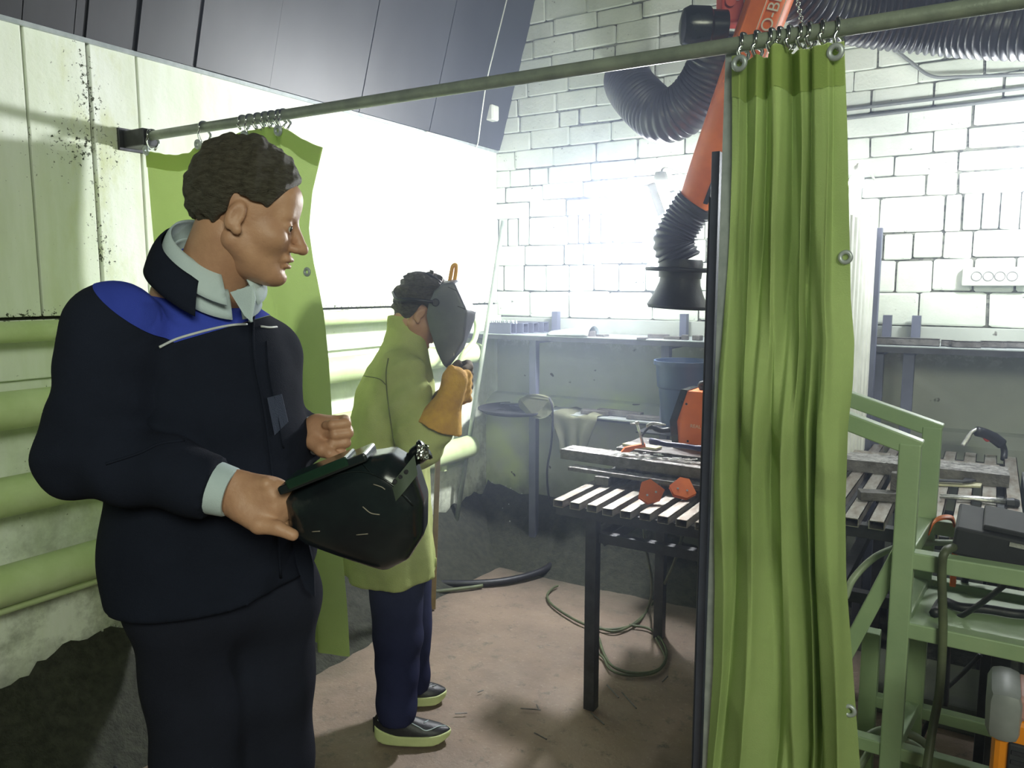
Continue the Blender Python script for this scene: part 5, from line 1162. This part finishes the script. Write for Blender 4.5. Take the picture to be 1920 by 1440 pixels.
for k in range(3): MB().lathe(W(741+13*k*.8, 902-9*k, 1.145), -FW, [(0, .0035), (.004, .0035)], 10).build('adjusting_hole', M['black'], hm_)
MB().tube(spline([W(758, 872, 1.24), W(776, 858, 1.235), W(792, 846, 1.23), W(800, 840, 1.23)], 4), [.013]*5+[.016]*4+[.019]*3+[.014], 14).build('ratchet_knob', M['blackgloss'], hm_, smooth=True)
cr = MB().grid(10, 10, lambda u, v: W(793, 846, 1.205)+RT*(.020*(u-.5))+UP*(.024*(v-.5))-FW*(.006+.006*mnoise.noise(Vector((u*6, v*6, 0)))))
cr.build('foil_patch', M['chrome'], hm_)
# ---------- the boy behind, bending into a grey welding mask
M['lime'] = cloth('faded_lime_canvas', (0.46, 0.51, 0.20, 1), (0.35, 0.40, 0.14, 1), 0.06, (0.5, 0.6, 0.2, 1), 6, 300, 0.3)
M['jean'] = cloth('dark_blue_jeans', (0.022, 0.025, 0.065, 1), (0.016, 0.018, 0.045, 1), 0, None, 5, 400, 0.2)
M['glove'] = mat('ochre_suede', (0.64, 0.36, 0.05, 1), (0.48, 0.25, 0.04, 1), 18, 0.9, 0, 0.4, 120)
M['glovedk'] = mat('sooty_brown_suede', (0.13, 0.085, 0.04, 1), (0.07, 0.05, 0.03, 1), 18, 0.9, 0, 0.4, 120)
M['maskgrey'] = mat('scratched_grey_plastic', (0.16, 0.17, 0.20, 1), (0.12, 0.125, 0.155, 1), 10, 0.42, 0, 0.08, 80)
M['lime_sole'] = mat('pale_lime_rubber', (0.55, 0.60, 0.30, 1), (0.45, 0.50, 0.24, 1), 12, 0.6)
bb = W(735, 1080, 2.62)
boy = thing('person', 'boy in faded lime canvas jacket bending into a grey welding mask with ochre gauntlets', 'person', (bb.x, bb.y, 0))
pb2 = math.radians(-22+10); fb = RT*math.cos(pb2)-FW*math.sin(pb2); lb = UP.cross(fb)
BC = W(789, 588, 2.63); bt = math.radians(-32); bf = fb*math.cos(bt)+UP*math.sin(bt); bu = UP*math.cos(bt)-fb*math.sin(bt)
BM_ = headM(BC, bf, bu) @ Matrix.Diagonal((.90, .92, .90, 1))
bn2 = W(757, 668, 2.63)
nk = SDF(tuple(bn2-Vector((.16,)*3)), tuple(BC+Vector((.14, .14, .02))), .006)
nk.u(nk.cone(BM_ @ Vector((-.03, 0, -.04)), bn2, .050, .056)); nk.u(nk.cone(bn2-UP*.06, bn2-UP*.12, .055, .05), .03)
def glove_sdf(cuffc, wrist, palm, fing, thumb, rc, res=.0045, th=.0):
    c = palm; s = SDF(tuple(Vector([min(cuffc[i], wrist[i], palm[i])-.13 for i in range(3)])), tuple(Vector([max(cuffc[i], wrist[i], palm[i])+.13 for i in range(3)])), res)
    if cuffc is not None: 
        d = s.cone(cuffc, wrist, rc, .040); n = np.array((wrist-cuffc).normalized(), np.float32)
        s.u(np.maximum(d, -((s.P-np.array(cuffc, np.float32))@n)))
        pass
    s.u(s.cone(wrist, palm, .038, .042), .015)
    for i, ch in enumerate(fing): s.chain(ch, [.017, .0155, .0145, .0125][:len(ch)], .008, .004)
    s.chain(thumb, [.018, .0155, .013], .010, .004)
    s.d = s.d+s.wob(60, .0022, 7); return s.mesh()
cR = W(822, 800, 2.42); wR = W(843, 745, 2.42); pR = W(852, 712, 2.42)
fR = []
for i in range(4):
    o = (i-1.5); yy = 702+i*14
    fR.append([W(858, yy+2, 2.43), W(874, yy, 2.46), W(878, yy+4, 2.50), W(868, yy+8, 2.53)])
gR = glove_sdf(cR, wR, pR, fR, [W(845, 735, 2.40), W(838, 708, 2.39), W(846, 692, 2.40)], .078)
pL = W(862, 700, 2.60); wL = W(846, 742, 2.62); cL = W(820, 765, 2.64)
fL = []
for i in range(4):
    yy = 684+i*12; fL.append([W(862, yy+4, 2.60), W(877, yy, 2.57), W(880, yy+5, 2.53), W(871, yy+8, 2.50)])
gL = glove_sdf(cL, wL, pL, fL, [W(850, 712, 2.57), W(850, 692, 2.55), W(858, 682, 2.55)], .055)
core = SDF(tuple(bn2-Vector((.3, .3, .55))), tuple(bn2+Vector((.3, .3, .05))), .014)
core.u(core.cone(bn2-UP*.12, W(735, 900, 2.62), .10, .09)); core.u(core.cone(bn2-UP*.1, cR, .05, .03), .02); core.u(core.cone(bn2-UP*.1, cL, .05, .03), .02)
sd_build([rigid(head_field(.0045).mesh(), BM_), nk.mesh(), core.mesh()], 'body', M['skin'], boy)
eyes(BM_, boy)
hzb = ([-.115, -.050, -.030, -.022, .010, .040, .10], [-.060, -.070, -.03, .030, .030, .060, .080])
sd_build([rigid(hair_field(None, hzb, .016, .009, .0042, 9, .012).mesh(), BM_)], 'hair', M['hair'], boy)
sd_build([gR], 'right_gauntlet', M['glove'], boy); sd_build([gL], 'left_gauntlet', M['glovedk'], boy)
# jacket
hb0 = W(722, 1082, 2.62); tb = W(748, 690, 2.63)
jb2 = SDF(tuple(Vector((hb0.x, hb0.y, hb0.z))-Vector((.36, .36, .06))), tuple(Vector((tb.x, tb.y, tb.z))+Vector((.40, .36, .17))), .0085)
Z_ = jb2.P[..., 2]; t_ = (Z_-hb0.z)/(tb.z-hb0.z)
lx = np.interp(t_, [0, .35, .7, 1, 1.15], [hb0.x+.02*RT.x, lerp(hb0.x, tb.x, .2)-.0*RT.x, lerp(hb0.x, tb.x, .45)-.01*RT.x, tb.x, tb.x+.03*RT.x])
ly = np.interp(t_, [0, .35, .7, 1, 1.15], [hb0.y+.02*RT.y, lerp(hb0.y, tb.y, .2), lerp(hb0.y, tb.y, .45), tb.y, tb.y+.03*RT.y])
dx, dy = jb2.P[..., 0]-lx, jb2.P[..., 1]-ly
A_ = dx*fb.x+dy*fb.y; B_ = dx*lb.x+dy*lb.y
ra = np.interp(t_, [0, .2, .5, .75, .9, 1, 1.1, 1.18], [.158, .152, .146, .140, .128, .108, .080, .062]); rb_ = np.interp(t_, [0, .2, .5, .75, .9, 1, 1.1, 1.18], [.200, .195, .190, .195, .190, .158, .095, .064])
ang = np.arctan2(B_, A_); d = (np.sqrt((A_/ra)**2+(B_/rb_)**2)-1)*np.minimum(ra, rb_)*.9
d = d+.007*np.sin(ang*7+Z_*5)*np.clip(1.2-t_*1.1, 0, 1)+.0035*np.sin(Z_*30+ang*2)*np.clip(t_, 0, 1)
jb2.u(d.astype(np.float32))
sRb = W(752, 705, 2.50); eRb = W(790, 842, 2.42); wRb = W(826, 796, 2.42)
sLb = W(768, 700, 2.78); eLb = W(800, 830, 2.72); wLb = W(822, 765, 2.64)
w_ = (jb2.P@np.array((eRb-sRb).normalized(), np.float32))
jb2.u(jb2.cone(sRb, eRb, .080, .066)+.007*np.sin(w_*60+jb2.P[..., 0]*25), .03)
jb2.u(jb2.cone(eRb, wRb, .062, .050)+.006*np.sin(jb2.P[..., 2]*90+jb2.P[..., 0]*40), .02)
jb2.u(jb2.cone(sLb, eLb, .075, .062), .03); jb2.u(jb2.cone(eLb, wLb, .060, .040), .02)
hemb = hb0.z+.012+.012*np.sin(ang+2.5)-.012*np.cos(ang)
jb2.cut((hemb-Z_).astype(np.float32)); jb2.sub(jb2.cone(bn2+UP*.075+fb*.02, bn2+UP*.2+fb*.08, .050, .07), .003)
jb2.d = jb2.d+jb2.wob(40, .0032, 11)+jb2.wob(85, .0013, 12)
jbm = jb2.mesh(); bjk = sd_build([jbm], 'jacket', M['lime'], boy)
bv2 = BVHTree.FromPolygons([tuple(v) for v in jbm[0]], [tuple(int(i) for i in q) for q in jbm[1]])
M['limeseam'] = mat('dark_lime_seam', (0.14, 0.16, 0.05, 1), None, 20, .9)
on_surface([(664, 703), (690, 706), (712, 711), (724, 722)], .0016, 'back_seam', M['limeseam'], bjk, bv2)
on_surface([(728, 672), (724, 700), (726, 740), (734, 800), (742, 850)], .0022, 'sleeve_seam', M['limeseam'], bjk, bv2)
on_surface([(812, 872), (816, 950), (817, 1020), (816, 1070)], .004, 'front_edge', M['lime'], bjk, bv2)
def bcol(u, v):
    a = lerp(.5, 2*PI-.5, u); cf, sf = math.cos(a), math.sin(a); r = lerp(.058, .074, v)
    return bn2+UP*.046+fb*.012+fb*(cf*r*1.05)+lb*(sf*r)+UP*(.022-.050*v-cf*.038)
solid(MB().grid(40, 6, bcol).build('collar', M['lime'], bjk, smooth=True), .004)
# jeans
hR2 = W(742, 1040, 2.56); hL2 = W(758, 1040, 2.70)
fR2 = on(2, 742, 1372, 0.06); fL2 = on(2, 776, 1308, 0.06)
kR2 = W(747, 1195, 2.53); kL2 = W(768, 1180, 2.68)
jn = SDF(tuple(Vector((min(hR2.x, fR2.x)-.2, min(hR2.y, fR2.y)-.2, .02))), tuple(Vector((max(hL2.x, fL2.x)+.2, max(hL2.y, fL2.y)+.25, hb0.z+.12))), .008)
jn.u(jn.cone(hR2+UP*.03, hL2+UP*.03, .10, .10)); jn.u(jn.cone(hR2, kR2, .100, .082), .02); jn.u(jn.cone(kR2, fR2-UP*.06, .080, .060), .02)
jn.u(jn.cone(hL2, kL2, .10, .080), .02); jn.u(jn.cone(kL2, fL2-UP*.06, .078, .056), .02)
jn.d = jn.d+.004*np.sin(jn.P[..., 2]*55+jn.P[..., 0]*10)*np.clip(1.0-jn.P[..., 2]*1.8, 0.1, 1)+jn.wob(28, .0025, 3)
jn.cut((.092-jn.P[..., 2]).astype(np.float32)); sd_build([jn.mesh()], 'jeans', M['jean'], boy)
def shoe(heel, toe, side, near):
    L = (toe-heel).length; X = (toe-heel).normalized(); Y = UP.cross(X); R3 = np.array([tuple(X), tuple(Y), (0, 0, 1)], np.float32)
    lo = Vector([min(heel[i], toe[i])-.09 for i in range(3)]); hi = Vector([max(heel[i], toe[i])+.09 for i in range(3)]); lo.z = -.02; hi.z = .15
    so_ = SDF(tuple(lo), tuple(hi), .0035); q = (so_.P-np.array(heel, np.float32))@R3.T; x, y, z = q[..., 0]/L, q[..., 1], q[..., 2]
    wd = .046*np.sqrt(np.clip(1-np.abs(2.0*x-1.0)**3.4, 0, 1))*(.88+.12*np.sin((x-.28)*4.2))
    bot = .002+.026*np.clip((x-.72)/.28, 0, 1)**2+.016*np.clip((.16-x)/.16, 0, 1)**2; top = .037+.022*np.clip((.35-x)/.35, 0, 1)**1.5+.006*np.clip((x-.8)/.2, 0, 1)
    e = np.maximum(np.maximum(np.abs(y)-wd, z-top), bot-z); e = np.maximum(e, np.maximum(-x*L, (x-1)*L))
    sm = SDF.__new__(SDF); so_.d = e.astype(np.float32); sole = so_.mesh()
    up_ = SDF(tuple(lo), tuple(hi), .0035); tp = np.interp(x, [0, .08, .30, .42, .6, .85, .97, 1.03], [.085, .105, .108, .094, .075, .058, .046, .03])
    wu = wd-.004; u_ = np.sqrt((y/np.maximum(wu, .004))**2+(np.maximum(z-.03, 0)/(tp-.028))**2)-1
    e = np.maximum(u_*.03, np.maximum(.030-z, np.maximum(-x*L-.004, (x-1)*L))); up_.d = e.astype(np.float32)
    u_m = up_.mesh()
    root = sd_build([u_m], 'shoe', M['black'], boy)
    sd_build([sole], 'sole', M['lime_sole'], root)
    bvs = BVHTree.FromPolygons([tuple(v) for v in u_m[0]], [tuple(int(i) for i in q_) for q_ in u_m[1]])
    if near:
        for p in ([(709, 1337), (716, 1352), (731, 1364)], [(712, 1344), (709, 1351), (722, 1353)], [(762, 1351), (785, 1363), (800, 1370), (822, 1362), (838, 1360)], [(795, 1355), (810, 1346), (813, 1342)]):
            on_surface(p, .0016, 'stripe', M['shirt'], root, bvs)
        on_surface([(749, 1345), (756, 1344), (750, 1349), (755, 1352)], .002, 'emblem', M['lime_sole'], root, bvs)
        for k in range(4): on_surface([(772+8*k, 1336+4*k), (780+8*k, 1333+4*k)], .0022, 'lace', M['grey'], root, bvs)
    else:
        for k in range(3): on_surface([(795+8*k, 1283+2*k), (802+8*k, 1280+2*k)], .0022, 'lace', M['grey'], root, bvs)
shoe(on(2, 702, 1388, 0), on(2, 846, 1388, 0), 1, True)
shoe(on(2, 738, 1318, 0), on(2, 838, 1312, 0)+RT*.0, 1, False)
# ---------- his welding mask
gm_ = thing('welding_mask', 'scratched grey welding mask over the face of the boy with an amber top strap', 'mask', W(845, 610, 2.62))
near = [(815, 547), (832, 533), (850, 531), (874, 585), (868, 638), (850, 668), (834, 686), (822, 664), (806, 620), (800, 592), (804, 568)]
mid_ = [(842, 528), (856, 526), (868, 540), (891, 584), (889, 598), (871, 640), (869, 652), (852, 672), (838, 690)]
bm = bmesh.new()
for p in near: bm.verts.new(W(p[0], p[1], 2.545)); bm.verts.new(W(p[0]-2, p[1]-2, 2.735))
for p in near[1:7]: bm.verts.new(W(p[0]+4, p[1], 2.57)); bm.verts.new(W(p[0]+3, p[1]-1, 2.71))
for p in mid_: bm.verts.new(W(p[0], p[1], 2.60)); bm.verts.new(W(p[0], p[1]-1, 2.68))
res_ = bmesh.ops.convex_hull(bm, input=bm.verts[:])
bmesh.ops.delete(bm, geom=[v for v in bm.verts if not v.link_faces], context='VERTS')
bm.normal_update(); bmesh.ops.recalc_face_normals(bm, faces=bm.faces)
bdir = (-fb*.93-UP*.25).normalized()
bmesh.ops.delete(bm, geom=[f for f in bm.faces if f.normal.dot(bdir) > .62], context='FACES')
vs_m = [v.co.copy() for v in bm.verts]; bm.verts.index_update(); fs_m = [tuple(v.index for v in f.verts) for f in bm.faces]; bm.free()
m_ = MB().add(vs_m, fs_m); sh_ = m_.build('shell', M['maskgrey'], gm_, smooth=24)
bvl = sh_.modifiers.new('bevel', 'BEVEL'); bvl.width = .006; bvl.segments = 3; bvl.limit_method = 'ANGLE'; bvl.angle_limit = math.radians(25); solid(sh_, .003, 1)
gbv = BVHTree.FromPolygons([tuple(v) for v in vs_m], fs_m)
c = shoot(817, 567, gbv) or W(817, 567, 2.54)
MB().lathe(c, -FW, [(0, .013), (.006, .013), (.009, .010), (.009, .004)], 20).build('pivot_knob', M['black'], gm_, smooth=40)
on_surface([(858, 574), (874, 580), (890, 585)], .0022, 'lens_edge', M['black'], gm_, gbv)
on_surface([(840, 538), (856, 545), (870, 549)], .0018, 'lens_edge', M['black'], gm_, gbv)
on_surface([(846, 602), (851, 617), (853, 632), (849, 645), (851, 662), (850, 676)], .0012, 'scratch', M['piping'], gm_, gbv)
on_surface([(830, 538), (834, 560), (832, 590), (828, 620), (829, 650)], .0014, 'shell_crease', M['maskgrey'], gm_, gbv)
MB().tube(spline([W(843, 528, 2.62), W(846, 512, 2.62), W(849, 499, 2.62), W(855, 497, 2.62), W(855, 508, 2.62), W(852, 528, 2.62)], 4), .0065, 8).build('top_strap', M['yellow'], gm_, smooth=True)
MB().tube(spline([W(737, 548, 2.60), W(745, 560, 2.54), W(775, 562, 2.52), W(812, 566, 2.52)], 5), .006, 8).build('headband', M['black'], gm_, smooth=True)
MB().tube(spline([W(757, 520, 2.63), W(780, 512, 2.62), W(805, 516, 2.61), W(826, 530, 2.60)], 5), .006, 8).build('headband', M['black'], gm_, smooth=True)

# ------------------------------------------------------------------ welding haze hanging in the booths
hm = bpy.data.materials.new('blue_welding_haze'); hm.use_nodes = True; ht = hm.node_tree
ht.nodes.remove(ht.nodes['Principled BSDF']); vs_ = ht.nodes.new('ShaderNodeVolumeScatter')
vs_.inputs['Color'].default_value = (0.62, 0.72, 1.0, 1); vs_.inputs['Density'].default_value = HAZE; vs_.inputs['Anisotropy'].default_value = 0.25
ht.links.new(vs_.outputs[0], ht.nodes['Material Output'].inputs['Volume'])
hz = MB().box((0.40, 1.2, 0.75), (5.0, 3.98, 3.4)).build('welding_haze', hm, None); hz['kind'] = 'stuff'
tag(hz, 'thin bluish welding haze hanging in front of the brick wall', 'haze')
